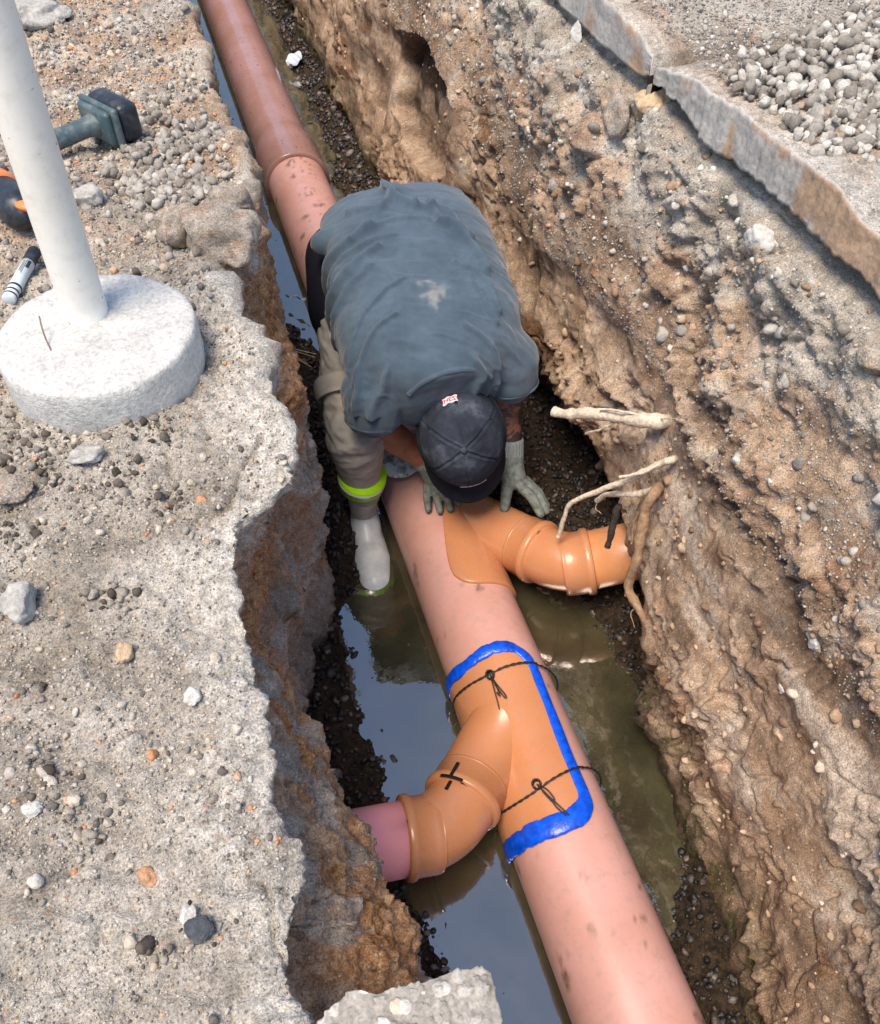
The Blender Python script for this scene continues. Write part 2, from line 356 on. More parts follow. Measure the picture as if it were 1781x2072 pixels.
# crack in the pale crust beside the concrete foot
ck = np.array([P(a, b, z=ZB)[:2] for a, b in ((532, 892), (500, 925), (478, 950), (474, 985), (455, 1025), (400, 1035))])
def seg_dist(p, poly):
    d = np.full(len(p), 9.)
    for a, b_ in zip(poly[:-1], poly[1:]):
        ab = b_-a; t = np.clip(((p-a)@ab)/(ab@ab), 0, 1); d = np.minimum(d, np.linalg.norm(p-(a+t[:, None]*ab), axis=1))
    return d
dck = seg_dist(Q[:, :2]+.01*np.stack([fbm(Q, 30, 2, 31), fbm(Q, 30, 2, 32)], 1), ck)
dck2 = np.minimum(seg_dist(Q[:, :2]+.012*np.stack([fbm(Q, 25, 3, 33), fbm(Q, 25, 3, 34)], 1), np.array([P(a, b, z=ZB)[:2] for a, b in ((330, 905), (345, 950), (330, 1000), (380, 1045), (440, 1050))])), seg_dist(Q[:, :2]+.012*np.stack([fbm(Q, 25, 3, 35), fbm(Q, 25, 3, 36)], 1), np.array([P(a, b, z=ZB)[:2] for a, b in ((590, 1960), (540, 1900), (560, 1840), (530, 1780))])))
disp = disp-np.where(~isw, .022*np.exp(-(dck/.0055)**2)+.012*np.exp(-(dck2/.004)**2), 0)
lapm = np.where(isw, 0, np.exp(-(dck/.05)**2))
Qd = Q+Nn*disp[:, None]
Qd[:, 0] += np.where(near, edge*(.016*fbm(Q, 8, 3, 41)+.008*(cide-.5)*sstep(.02, .3, f2e-f1e)+.004*fbm(Q, 80, 3, 42, .7)), 0)
n_ = fbm(Q, 2.2, 4, 51); n2_ = fbm(Q, 8, 3, 52)
greyA = np.where(isw, np.maximum(sstep(-.2, .2, n2_+.9*(sTop-.30)), .8*sstep(-.1, .15, fbm(Q*np.array([1, 1.6, .7]), 6, 3, 53))*(Q[:, 1] < .75)), 1-.85*sstep(1.75, 2.3, Q[:, 1]+.5*n_)*sstep(-.25, .2, n2_+.15)-.5*np.exp(-((Q[:, 1]-1.75)/.22)**2)*sstep(0, .3, n2_+.1))
oranA = np.where(isw, (1-.8*sstep(-.05, .15, fbm(Q*np.array([1, 1.6, .7]), 6, 3, 53))*(Q[:, 1] < .75))*sstep(.02, .08, sTop)*(1-sstep(.26, .45, sTop+.15*n2_))*(.55+.45*sstep(-.2, .2, n2_)), 0)
wht_ = .6*(1-sstep(.005, .11, np.where(isw, sTop*.7, -sTop)+.06*n2_-.02))*(1-sstep(1.25, 1.5, Q[:, 1]+.2*n2_))
wetA = np.where(isw, sstep(.68, .95, sTop+.12*n2_)*.75, .3*sstep(.3, .5, fbm(Q, 9, 4, 77))*(Q[:, 1] < 1.2))
mossA = np.where(isw, sstep(.3, .5, n2_)*sstep(.35, .5, sTop)*.7, 0)
setting('ground', (Qd, gridf(nu, nv)), MS, attrs=dict(grey=greyA, orange=oranA, white=wht_, wet_dark=wetA, moss=mossA))
BANKQ = Qd.reshape(nu, nv, 3)
def bank_z(x, y):
    i = int(np.clip(np.searchsorted(Ys, y), 1, len(Ys)-1)); r = BANKQ[i, :len(sl_top)]
    return float(np.interp(x, r[:, 0], r[:, 2]))

# ------------------------------------------------------------------ trench wall (right side) up to the broken pavement
YK = [-1, .14, .55, .87, 1.08, 1.3, 1.6, 1.95, 2.3, 2.9, 3.5, 5, 9, 60]
LOWX = [.21, .222, .258, .310, .372, .392, .395, .39, .38, .34, .33, .33, .33, .33]
UND = [0, 0, 0, .06, .17, .20, .21, .21, .14, .03, 0, 0, 0, 0]
ZU = [.0, .0, .0, .05, .19, .26, .29, .31, .20, .03, 0, 0, 0, 0]
Yr = np.concatenate([[-30, -10, -4, -1.5, -.6], ysamples(-.25, 8.5, 1.5, .0019), [9.5, 12, 20, 45, 80]])
nwr = 330; Vr = []; sr = []
out_x = np.array([.75, 1.0, 2, 4, 10, 30, 80])
for Y in Yr:
    lx = np.interp(Y, YK, LOWX); un = np.interp(Y, YK, UND); zu = np.interp(Y, YK, ZU)
    zz0 = np.array([.3, .55, .78, .95]); zl0 = zu+.05; zq = zl0+(1.06-zl0)*np.array([.25, .5, .75, .9]); xq = lx+(.49-lx)*np.array([.22, .46, .72, .88])+.012*np.array([-1, -1, 0, 1.])
    kx = np.r_[lx+un+.02, lx+un, lx+un*.55, lx, xq, .50, .545, .60]
    kz = np.r_[-.24, -.10, zu*.6-.02, zl0, zq, 1.06, 1.105, 1.115]
    ds = np.r_[0, np.cumsum(np.hypot(np.diff(kx), np.diff(kz)))]; s = np.linspace(0, ds[-1], nwr)
    x = np.interp(s, ds, kx); z = np.interp(s, ds, kz); w = np.ones(31)/31
    xs = np.convolve(np.pad(x, 15, mode='edge'), w, 'valid'); zs = np.convolve(np.pad(z, 15, mode='edge'), w, 'valid')
    Vr.append(np.vstack([np.stack([xs, np.full(nwr, Y), zs], 1), np.stack([out_x, np.full(len(out_x), Y), np.full(len(out_x), 1.115)], 1)]))
Vr = np.array(Vr); nu2, nv2 = Vr.shape[:2]; R = Vr.reshape(-1, 3)
du = np.gradient(Vr, axis=0); dv = np.gradient(Vr, axis=1); NR = np.cross(du, dv).reshape(-1, 3); NR /= np.linalg.norm(NR, axis=1)[:, None]+1e-9
if NR[20*nv2+nwr//2][0] > 0: NR = -NR
zz = R[:, 2]; yy = R[:, 1]; nearr = (np.abs(yy-3) < 7) & (R[:, 0] < .7)
f1, f2, cid = worley(R+.03*fbm(R, 12, 2, 61)[:, None], 8, 62); f1c, f2c, cidc = worley(R+.010*fbm(R, 40, 2, 63)[:, None], 30, 64)
big = fbm(R*np.array([1, .7, 1]), 2.6, 3, 65); med = fbm(R, 8, 4, 66); fin = fbm(R, 30, 4, 67, .55); vert = fbm(R*np.array([1, 2.4, .6]), 6, 3, 68)
top_m = sstep(.80, 1.03, zz+.10*med)
smooth_patch = np.zeros(len(R))
def wx(z, Y):
    lx = np.interp(Y, YK, LOWX); zl = np.interp(Y, YK, ZU)+.05; return lx+(.49-lx)*np.clip((z-zl)/(1.06-zl), 0, 1)
def hit0(px, py):
    d = ray(px, py)
    for t in np.arange(1.2, 9, .004):
        p = CAM+d*t
        if p[0] > wx(p[2], p[1]): return p
    return p
sp_ = hit0(862, 215); sp_e = [hit0(800, 110), hit0(925, 320)]
ylen = abs(sp_e[0][1]-sp_e[1][1])/2
scoop = ((yy-(sp_e[0][1]+sp_e[1][1])/2)/ylen)**2+((zz-sp_[2])/.20)**2               # scooped by a bucket
st_a, st_b = hit0(1088, 430), hit0(1064, 625); q_ = R[:, 1:]-st_a[1:]; ab_ = (st_b-st_a)[1:]; tt_ = np.clip(q_@ab_/(ab_@ab_), 0, 1); strip = np.exp(-(np.linalg.norm(q_-tt_[:, None]*ab_, axis=1)/.022)**4)
smooth_patch = np.maximum(np.maximum(smooth_patch, 1-sstep(.7, 1.1, scoop+.1*med)), strip)
rough_m = (1-.85*smooth_patch)*(.14+.86*np.maximum(sstep(-.02, .2, fbm(R*np.array([1, .7, 1.2]), 2.8, 3, 73)), .75*top_m))*(1-.35*sstep(2.0, 2.6, yy))
strata = fbm(R*np.array([1, .30, 1.5]), 6, 3, 74, .35)
f1w, f2w, cidw = worley(R*np.array([1, .8, 1])+.02*fbm(R, 16, 2, 76)[:, None], 15, 77)
crk = np.exp(-((f2-f1)/.07)**2)*sstep(0, .3, fbm(R, 3, 2, 75)+.1)
dispr = .06*big+.05*med*rough_m+.020*fin*rough_m+.018*vert*(1-top_m)*(.3+.7*rough_m)+.05*(np.clip(.55-f1, 0, 1))*(.3+top_m)*rough_m+.030*np.clip(.5-f1c, 0, 1)*rough_m*sstep(-.2, .3, fbm(R, 4, 2, 69))
dispr += -.010+.024*strata*(1-top_m)*(.35+.65*rough_m)+.011*fbm(R*np.array([1, 8, .8]), 3, 3, 79)*(1-rough_m)+.007*fbm(R, 12, 4, 80)+.028*rough_m*(cidw-.5)*sstep(.02, .16, f2w-f1w)*(1-smooth_patch)*sstep(-.15, .15, fbm(R, 2.5, 2, 78))-.012*crk*(1-smooth_patch)-.02*strip
dispr -= .075*(1-sstep(.75, 1.0, scoop+.08*med))
gh = hit0(928, 255); gr = np.abs((yy-gh[1]-.02)-1.1*(zz-gh[2])**2)                                             # curved groove at the scoop's near end
dispr -= .06*np.exp(-(gr/.022)**2)*sstep(gh[2]-.20, gh[2]-.12, zz)*(1-sstep(gh[2]+.12, gh[2]+.18, zz))
dispr *= nearr*(.35+.65*sstep(-.2, .05, zz))*(1-sstep(.52, .56, R[:, 0])*.7)
Rd = R+NR*dispr[:, None]
Rd[:, 0] = np.where(R[:, 0] < .61, np.minimum(Rd[:, 0], .605), Rd[:, 0])
n2r = fbm(R, 5, 4, 71); n3r = fbm(R, 14, 3, 72)
greyR = sstep(.86, 1.04, zz+.18*n2r+.08*n3r)*.95+.5*sstep(.32, .5, n3r)*(zz > .3)
oranR = .6*sstep(.3, .5, n2r+.25*n3r)*(1-sstep(.75, .95, zz))*sstep(.1, .25, zz)
wet_darkR = .45*(1-sstep(.7, 1.0, scoop+.15*med))+.5*strip+(1-sstep(.0, .22, zz+.16*n2r+.09*(1-sstep(.7, 1.1, yy))))*.95+.5*sstep(.0, .3, -strata+.5*n2r)*(1-sstep(.7, 1.0, zz))  # wet at the wall's foot; scoop, strip and strata hollows just coloured darker
mossR = .75*(1-sstep(.05, .22, zz+.1*n3r))*sstep(-.02, .25, n3r+.1)
whtR = .5*sstep(-.05, .2, strata+.4*n2r)*(1-sstep(1.1, 1.7, yy))*sstep(.2, .35, zz)*(1-sstep(.6, .8, zz))*.7+.45*sstep(.92, 1.06, zz)*sstep(.15, .4, n3r)
setting('trench_wall', (Rd, gridf(nu2, nv2)[:, ::-1]), MS, attrs=dict(grey=np.clip(greyR, 0, 1), orange=oranR, white=whtR, wet_dark=np.clip(wet_darkR, 0, 1), moss=mossR))
WALLQ = Rd.reshape(nu2, nv2, 3)
_wv = WALLQ[6:-8, :nwr-10].reshape(-1, 3)-CAM
def wall_hit(px, py):
    r_ = ray(px, py); t = _wv@r_; d = np.linalg.norm(_wv-t[:, None]*r_, axis=1); m = np.where(d < .012)[0]
    k = m[np.argmin(t[m])] if len(m) else np.argmin(d)
    return _wv[k]+CAM

# ------------------------------------------------------------------ trench bed, gravel and water
WL = -.062
def wL(Y): return np.interp(Y, [-1, .4, .6, .85, 1.0, 1.37, 1.52, 1.75, 2.55, 2.8, 3.3, 6, 20], [.28, .285, .30, .30, .315, .30, .2, .10, .10, .21, .23, .23, .23])
def wR(Y): return np.interp(Y, [-1, .30, .45, .53, .94, 1.2, 1.45, 1.7, 2.6, 2.85, 3.3, 3.6, 3.9, 5.4, 20], [.05, .05, .17, .26, .29, .30, .2, .10, .08, .17, .17, .12, .17, .2, .2])
def bed_z(x, y):
    x = np.asarray(x, float); y = np.asarray(y, float); p = np.stack([x, y, 0*x], 1)
    w = np.where(x < 0, wL(y), wR(y))+.03*fbm(p, 9, 3, 81); d = np.abs(x)-w
    return WL-.05+.10*sstep(-.05, .16, d)+.012*fbm(p, 14, 3, 82)
bx = np.linspace(-.62, .74, 190); by = np.concatenate([ysamples(-.4, 8.5, 2.0, .004), [10, 14, 25, 60]])
BX, BY = np.meshgrid(bx, by); bzv = bed_z(BX.ravel(), BY.ravel()); nb = len(bzv)
setting('trench_bed', (np.stack([BX.ravel(), BY.ravel(), bzv], 1), gridf(len(by), len(bx))[:, ::-1]), MS, attrs=dict(grey=np.full(nb, .8), orange=np.zeros(nb), white=np.zeros(nb), wet_dark=np.ones(nb), moss=np.full(nb, .1)))
m, nt, b = mat('murky_water'); co = coord(nt)
b.inputs['Base Color'].default_value = lin(66, 64, 48); b.inputs['Roughness'].default_value = .02; b.inputs['IOR'].default_value = 2.9; b.inputs['Specular IOR Level'].default_value = .5
nt.links.new(ramp(nt, noise(nt, 6, 5, .6, co), [(.35, lin(48, 47, 34)), (.65, lin(72, 69, 50))]), b.inputs['Base Color'])
nt.links.new(ramp(nt, noise(nt, 11, 5, .65, co), [(.45, g(.015)), (.75, g(.09))]), b.inputs['Roughness'])
bump(nt, b, noise(nt, 9, 4, .55, co), .09, .012)
M_WATER = m
setting('water', (np.array([[-.7, -3, WL], [.8, -3, WL], [.8, 60, WL], [-.7, 60, WL]]), np.array([[0, 1, 2, 3]])), M_WATER, smooth=False)
pos, size = [], []
for _ in range(38000):
    y = -.25+7.2*rng.random()**1.35; x = rng.uniform(-.50, .60)
    if abs(x) < .115: continue
    pos.append((x, y)); size.append(rng.uniform(.0055, .011)*(1+.12*y)*rng.choice([.7, 1, 1.2, 1.8], p=[.35, .4, .2, .05]))
pos = np.array(pos); size = np.array(size); z = bed_z(pos[:, 0], pos[:, 1]); keep = z > WL-.022
rr = rng.random(len(pos)); keep &= (rr < .62)
pos = np.c_[pos, z+.004][keep]; size = size[keep]
V, F, T = scatter(pos, size, 5); setting('gravel', (V, F), M_GRAVEL_DARK, 'stuff', dict(tint=T), False)

pos, size = [], []
for _ in range(330):
    y = .2+5.5*rng.random()**1.3; x = rng.uniform(-.32, .32)
    if abs(x) < .13: continue
    if bed_z(np.array([x]), np.array([y]))[0] > WL: continue
    e_ = max(abs(x)/(wL(y) if x < 0 else wR(y)), .2)
    if rng.random() > .15+.85*e_**3+(.5 if y > 2 and x < 0 else 0): continue
    pos.append((x, y, WL+.0005)); size.append(rng.choice([.002, .003, .006, .012], p=[.4, .3, .2, .1])*(1+.15*y))
V, F, T = scatter(pos, size, 14, .25, None, True); V[:, 2] = WL+(V[:, 2]-WL)*.3; setting('floating_debris', (V, F), M_GRAVEL_DARK, 'stuff', dict(tint=T*.85))
# ------------------------------------------------------------------ loose stones and crumbs lying on the banks (nobody could count them)
pos, size, tint = [], [], []
for _ in range(9000):
    y = .12+3.6*rng.random()**1.2; L = lip(y); x = L-.005-.55*rng.random()
    c = fbm(np.array([[x, y, 0.]]), 5, 2, 91)[0]+.25*(y > 1.45)
    if rng.random() > .42+1.1*c: continue
    s = rng.choice([.0022, .0032, .0045, .0065, .009], p=[.34, .32, .2, .1, .04])*(1+.22*y)
    pos.append((x, y, bank_z(x, y)+s*.15)); size.append(s); tint.append(rng.random())
V, F, T = scatter(pos, size, 6, .8, tint); setting('pebbles', (V, F), M_PEBBLE, 'stuff', dict(tint=T), False)
_R = ROCKS; ROCKS = [rock(150+i, 1, rough=.3, facet=.5) for i in range(8)]
pos, size, tint = [], [], []
N_ = 42000; yv = .12+3.3*rng.random(N_)**1.5; xv = lip(yv)-.012-.58*rng.random(N_)**.9; cl = fbm(np.stack([xv, yv, 0*xv], 1), 7, 3, 92)
for k in range(N_):
    if rng.random() > .55+1.2*cl[k]: continue
    s = rng.choice([.0011, .0016, .0023], p=[.4, .4, .2])*(1+.3*yv[k]); pos.append((xv[k], yv[k], bank_z(xv[k], yv[k])+s*.3)); size.append(s); tint.append(rng.random()*.88)
V, F, T = scatter(pos, size, 66, .8, tint); setting('grit', (V, F), M_PEBBLE, 'stuff', dict(tint=T))
pos, size, tint = [], [], []
for k in range(16000):
    i = rng.integers(6, nu2-8) if False else int(np.searchsorted(Yr, .05+4.5*rng.random()**1.4)); j = rng.integers(nwr-120, nwr-10); p = WALLQ[i, j]
    s = rng.choice([.0015, .0023, .0035], p=[.4, .4, .2])*(1+.12*p[1]); pos.append(p); size.append(s); tint.append(rng.random()*.9)
V, F, T = scatter(pos, size, 67, .8, tint); setting('grit', (V, F), M_GRAVEL, 'stuff', dict(tint=T))
ROCKS = _R
pos, size, tint = [], [], []
for cx_, cy_, sx_, n_c in ((222, 1205, 26, 60), (238, 975, 30, 50), (338, 998, 24, 40), (165, 1680, 26, 45), (60, 905, 60, 90), (25, 1085, 30, 50), (130, 930, 50, 60), (410, 1880, 30, 20), (330, 1935, 20, 20), (60, 1420, 40, 30), (300, 880, 40, 40), (30, 960, 50, 60), (110, 1560, 40, 25), (270, 860, 60, 40)):
    for _ in range(n_c):
        q = rng.normal(size=2)*sx_; p = P(cx_+q[0], cy_+q[1]*.8, z=ZB)
        if p[0] > lip(p[1])-.03: continue
        s_ = rng.choice([.002, .0035, .006, .010], p=[.4, .35, .2, .05]); pos.append((p[0], p[1], bank_z(p[0], p[1])+s_*.3)); size.append(s_); tint.append(rng.random())
V, F, T = scatter(pos, size, 15, .85, tint); setting('soil_crumbs', (V, F), stone_material('dark_crumbs', [(0, lin(72, 66, 60)), (.5, lin(112, 104, 95)), (.9, lin(160, 152, 142))], .95, .1), 'stuff', dict(tint=T), False)
pos, size = [], []
hc = P(345, 330, z=ZB)
for _ in range(420):
    q = rng.normal(size=2)*np.array([.075, .17]); x, y = hc[0]+q[0]*.9+.02*q[1], hc[1]+q[1]*.8
    if x > lip(y)-.02: continue
    s = rng.uniform(.008, .0165); pos.append((x, y, bank_z(x, y)+s*.35)); size.append(s)
V, F, T = scatter(pos, size, 8, .75); setting('gravel', (V, F), M_GRAVEL, 'stuff', dict(tint=T*.8), False)
pos, size = [], []                                                                  # clods on the right face
for _ in range(3400):
    i = rng.integers(6, nu2-8); j = rng.integers(40, nwr-8); p = WALLQ[i, j]
    if p[1] > 6 or p[2] < .10 or fbm(p[None], 4, 2, 93)[0] < rng.uniform(-.35, .25): continue
    s = rng.choice([.004, .007, .011, .017], p=[.45, .33, .17, .05]); pos.append(p); size.append(s)
V, F, T = scatter(pos, size, 9, .8); hz = V[:, 2]
setting('clods', (V, F), M_CLOD, 'stuff', dict(tint=T), False)
pos, size, tint = [], [], []                                                        # grey rubble under the slab edge
for _ in range(1000):
    y = .1+4.0*rng.random(); i = int(np.searchsorted(Yr, y)); j = rng.integers(nwr-95, nwr-12); p = WALLQ[i, j]
    s = rng.choice([.004, .007, .012, .02], p=[.4, .35, .2, .05]); pos.append(p); size.append(s); tint.append(rng.random())
V, F, T = scatter(pos, size, 10, .8, tint); setting('rubble', (V, F), M_GRAVEL, 'stuff', dict(tint=T), False)

# ------------------------------------------------------------------ broken pavement slabs along the right edge
LO = [(1327, 166), (1372, 200), (1403, 256), (1428, 294), (1511, 346), (1573, 387), (1614, 435), (1683, 449), (1708, 484), (1756, 515)]
HI = [(1331, 135), (1407, 159), (1441, 187), (1493, 218), (1545, 259), (1597, 304), (1656, 346), (1704, 384), (1753, 460)]
lo = np.array([P(a, b_, X=.55) for a, b_ in LO]); hi = np.array([P(a, b_, X=.55) for a, b_ in HI])
M_SLAB = plain_stone('cut_concrete', lin(160, 156, 150), lin(184, 180, 174), 90, .9, .5, .005)
nt = M_SLAB.node_tree; b = nt.nodes['Principled BSDF']; lk = b.inputs['Base Color'].links[0].from_socket
nt.links.new(mixc(nt, attr(nt, 'orange'), lk, mixc(nt, 1, lk, (1.0, .70, .48, 1), 'MULTIPLY')), b.inputs['Base Color'])
M_PTOP = soil_material('dusty_pavement')
def slab(ya, yb, lo_y, lo_z, hi_z, xf, n, seed, xo=.0):
    ys = np.linspace(ya, yb, n); v = []
    zl = np.interp(ys, lo_y, lo_z); zh = np.interp(ys, lo_y, hi_z); q0 = np.stack([0*ys+seed, ys, 0*ys], 1)
    jx = .016*fbm(q0, 9, 4, seed)+.006*fbm(q0, 50, 2, seed+3); jl = .008*fbm(q0, 30, 3, seed+1); jh = .004*fbm(q0, 40, 3, seed+2)
    cols = []
    K = 16
    cols.append(np.stack([xf+jx+.25, ys, zl-.05+jl], 1)); cols.append(np.stack([xf+jx+.02, ys, zl+jl], 1))
    for k in range(K+1):
        t = k/K; zc = (zl+jl)*(1-t)+(zh+jh)*t; q = np.stack([xf+jx, ys, zc], 1)
        cols.append(np.stack([xf+jx+xo*t+.003*fbm(q, 22, 3, seed+5)+.0012*fbm(q, 90, 2, seed+6)+.003*(t > .97), ys, zc], 1))
    for xx in np.r_[.01, .02, .035, np.linspace(.06, 1.3, 60), 3, 8, 30, 80]:
        q = np.stack([xf+xx+0*ys, ys, 0*ys], 1); a = 1 if xx < 2 else 0
        cols.append(np.stack([xf+jx*(xx < .5)+xo+xx, ys, zh+jh*max(0, 1-xx*6)+a*(.010*fbm(q, 5, 3, seed+8)+.005*fbm(q, 30, 3, seed+9))], 1))
    C = np.array(cols); C = np.concatenate([C[:, :1]-np.array([0, 0, .06]), C, C[:, -1:]-np.array([0, 0, .06])], 1); return C
lo_o = np.argsort(lo[:, 1]); hi_o = np.argsort(hi[:, 1])
YB = hi[hi_o, 1].max(); yk = np.linspace(hi[hi_o, 1].min(), YB, 40); zl_ = np.interp(yk, lo[lo_o, 1], lo[lo_o, 2]); zh_ = np.interp(yk, hi[hi_o, 1], hi[hi_o, 2]); ZT = float(np.median(zh_)); zl_ = np.minimum(zl_, ZT-.085); pass
def pavement(C, label):
    nK, nY = C.shape[:2]; V = C.reshape(-1, 3); side = np.arange(nK*nY) // nY
    n3 = fbm(V, 7, 4, 101); n4 = fbm(V, 2.5, 3, 102)
    gy = 1-.75*sstep(.1, .4, n4+.5*n3)*(side > 18); wh = .55*((side >= 17) & (side <= 21))+.2
    br = .7*((side < 18) & (side > 1))*sstep(.05, .3, fbm(V*np.array([3, 1, 1.]), 7, 3, 103)+.28*(1-sstep(YB-.75, YB-.5, V[:, 1]))+.25*np.exp(-((V[:, 1]-YB-.1)/.1)**2)-.05)
    F = gridf(nK, nY); F = np.vstack([F, ]);
    o = solo('pavement_slab', (V, F), None, label, 'pavement', attrs=dict(grey=np.clip(gy-br, 0, 1), orange=np.clip(1.3*br, 0, .9), white=wh*.6, wet_dark=0*n3, moss=0*n3))
    o.data.materials.append(M_SLAB); o.data.materials.append(M_PTOP)
    mi = np.array([0 if (f.max() // nY) <= 18 else 1 for f in F], np.int32); o.data.polygons.foreach_set('material_index', mi)
    return o
pavement(slab(-1.2, YB-.001, np.r_[-1.2, yk], np.r_[ZT-.1, zl_], np.r_[ZT, zh_], .55, 620, 111), 'broken concrete pavement slab with long cut grey edge and gravel on it')
pB = [P(1165, 31, X=.66), P(1300, 138, X=.69)]
pavement(slab(YB+.001, 14, [YB, YB+.06, YB+.3, 3, 14], [ZT-.07, ZT-.09, ZT-.10, ZT-.1, ZT-.1], [ZT-.03, ZT-.012, ZT, ZT, ZT], .535, 620, 131), 'farther pavement slab with chipped stained edge beyond the break')
pos, size = [], []
for _ in range(8200):
    px, py = rng.uniform(1250, 2050), rng.uniform(-160, 470)
    line = 40+(px-1430)*.0; d = (px-1400)*.45-(py-190)*.9
    p = P(px, py, z=ZT+.005)
    bigm = sstep(-20, 70, (px-1440)*.9-(py-150)*.55)*sstep(-50, 70, py-(150-(px-1400)*.36))*sstep(-30, 90, 300-py+(px-1500)*.25)
    if p[0] < .585: continue
    if rng.random() < .62*bigm: s = rng.choice([.009, .012, .016, .02], p=[.3, .35, .25, .1]); zo = .022*bigm*rng.random()+s*.3
    elif rng.random() < .55: s = rng.choice([.0025, .004, .007], p=[.5, .35, .15]); zo = s*.3
    else: continue
    pos.append((p[0], p[1], ZT-.002+zo)); size.append(s)
ROCKS_ = ROCKS
V, F, T = scatter(pos, size, 12, .8); setting('gravel', (V, F), M_GRAVEL, 'stuff', dict(tint=T), False)

# ------------------------------------------------------------------ main sewer pipes
ROCKS = [rock(160+i, 1, rough=.3, facet=.5) for i in range(8)]; pos, size, tint = [], [], []
for k in range(15000):
    y = .3+4*rng.random()**1.3; x = .55+.6*rng.random()**1.2
    s_ = rng.choice([.0014, .0022, .0034], p=[.45, .38, .17])*(1+.15*y); pos.append((x+.012*math.sin(y*9), y, ZT-.006+.010*rng.random())); size.append(s_); tint.append(rng.random()*.9)
pos = np.array(pos); ok = pos[:, 0] > .58; V, F, T = scatter(pos[ok], np.array(size)[ok], 13, .8, np.array(tint)[ok]); setting('grit', (V, F), M_GRAVEL, 'stuff', dict(tint=T)); ROCKS = ROCKS_

RP = .125
def yp(y0, y1, stops): return straight((0, y0, 0), (0, y1, 0), stops, 96)
st = [(0, .118), (0, RP)]+[(k*.0125, RP) for k in range(1, 368)]+[(4.60, RP), (4.62, .10)]
pv = yp(-1.0, 3.6, st); pw = pv[0]; th_ = np.degrees(np.arctan2(pw[:, 0], pw[:, 2]))
mud = .85*sstep(.18, .36, fbm(pw, 14, 5, 151)+.42*(1-sstep(-.02, .16, pw[:, 1]-.0035*(th_-25)))-.30)+.6*sstep(.0, .2, fbm(pw, 12, 4, 152)-.25+.45*(1-sstep(-.085, -.01, pw[:, 2])))*(1-sstep(-.02, .03, pw[:, 2]))+.75*sstep(.30, .36, fbm(pw, 55, 4, 153, .65))*np.maximum(sstep(2.2, 2.6, pw[:, 1])*(np.abs(th_-15) < 35)*sstep(-.1, .2, fbm(pw, 5, 2, 154)), np.exp(-((pw[:, 1]-.36)/.05)**4)*(np.abs(th_-28) < 12))
solo('sewer_pipe', pv, M_PIPE, 'long terracotta plastic sewer pipe running under the bent worker to the near end', 'pipe', attrs=dict(mud=np.clip(mud, 0, .9)))
st = [(0, .120), (0, .141), (.012, .143), (.03, .141), (.24, .140), (.32, .128), (.36, RP)]+[(.4+k*.2, RP) for k in range(45)]
solo('sewer_pipe', yp(3.58, 14, st), M_PIPEFAR, 'far dirty terracotta sewer pipe with bell socket over the next length', 'pipe')
r_ = []
for t in np.linspace(-math.pi*.62, math.pi*.62, 60): r_.append((.1405*math.sin(t), 3.573, .1405*math.cos(t)))

def on_cyl(y, th, R): return np.array([R*math.sin(th), y, R*math.cos(th)])
def rrect(y0, y1, t0, t1, n=120, e=7, R=RP):
    out = []
    for a in np.linspace(0, 2*np.pi, n, endpoint=False):
        c, s = math.cos(a), math.sin(a); out.append(((y0+y1)/2+(y1-y0)/2*np.sign(c)*abs(c)**(2/e), (t0+t1)/2+(t1-t0)/2*np.sign(s)*abs(s)**(2/e)))
    return np.array(out)
def saddle(outl, R, th=.0075):
    cy, ct = outl.mean(0); V = []; ks = list(np.linspace(.02, .985, 26))+[1.0, 1.0]
    for i, k in enumerate(ks):
        Rr = R+th if i < len(ks)-2 else (R+th*.75 if i == len(ks)-2 else R-.002)
        for y, t in outl: V.append(on_cyl(cy+(y-cy)*k, ct+(t-ct)*k, Rr))
    n = len(outl); F = [tuple(f) for f in gridf(len(ks), n, cv=True)]+[tuple(range(n))]
    return np.array(V), F
def ribbon(pts, nors, wid, hei, seg=12, closed=False):
    p = np.asarray(pts, float); n = len(p); t = np.gradient(p, axis=0); V = []; wid = np.broadcast_to(wid, (n,)); hei = np.broadcast_to(hei, (n,))
    for i in range(n):
        tt = nrm(t[i]); N = nrm(nors[i]-tt*np.dot(tt, nors[i])); S = np.cross(N, tt)
        for a in np.linspace(0, 2*np.pi, seg, endpoint=False): V.append(p[i]+S*wid[i]*math.cos(a)+N*hei[i]*math.sin(a))
    F = [tuple(f) for f in gridf(n, seg, cv=True)]+[tuple(range(seg))[::-1], tuple((n-1)*seg+i for i in range(seg))]
    return np.array(V), F
def bend(a, c, b, r, n=22):
    """polyline a-c-b with the corner c rounded over distance r"""
    a, c, b = map(lambda q: np.asarray(q, float), (a, c, b)); p0 = c+nrm(a-c)*r; p1 = c+nrm(b-c)*r; t = np.linspace(0, 1, n)[:, None]
    return (1-t)**2*p0+2*t*(1-t)*c+t*t*p1

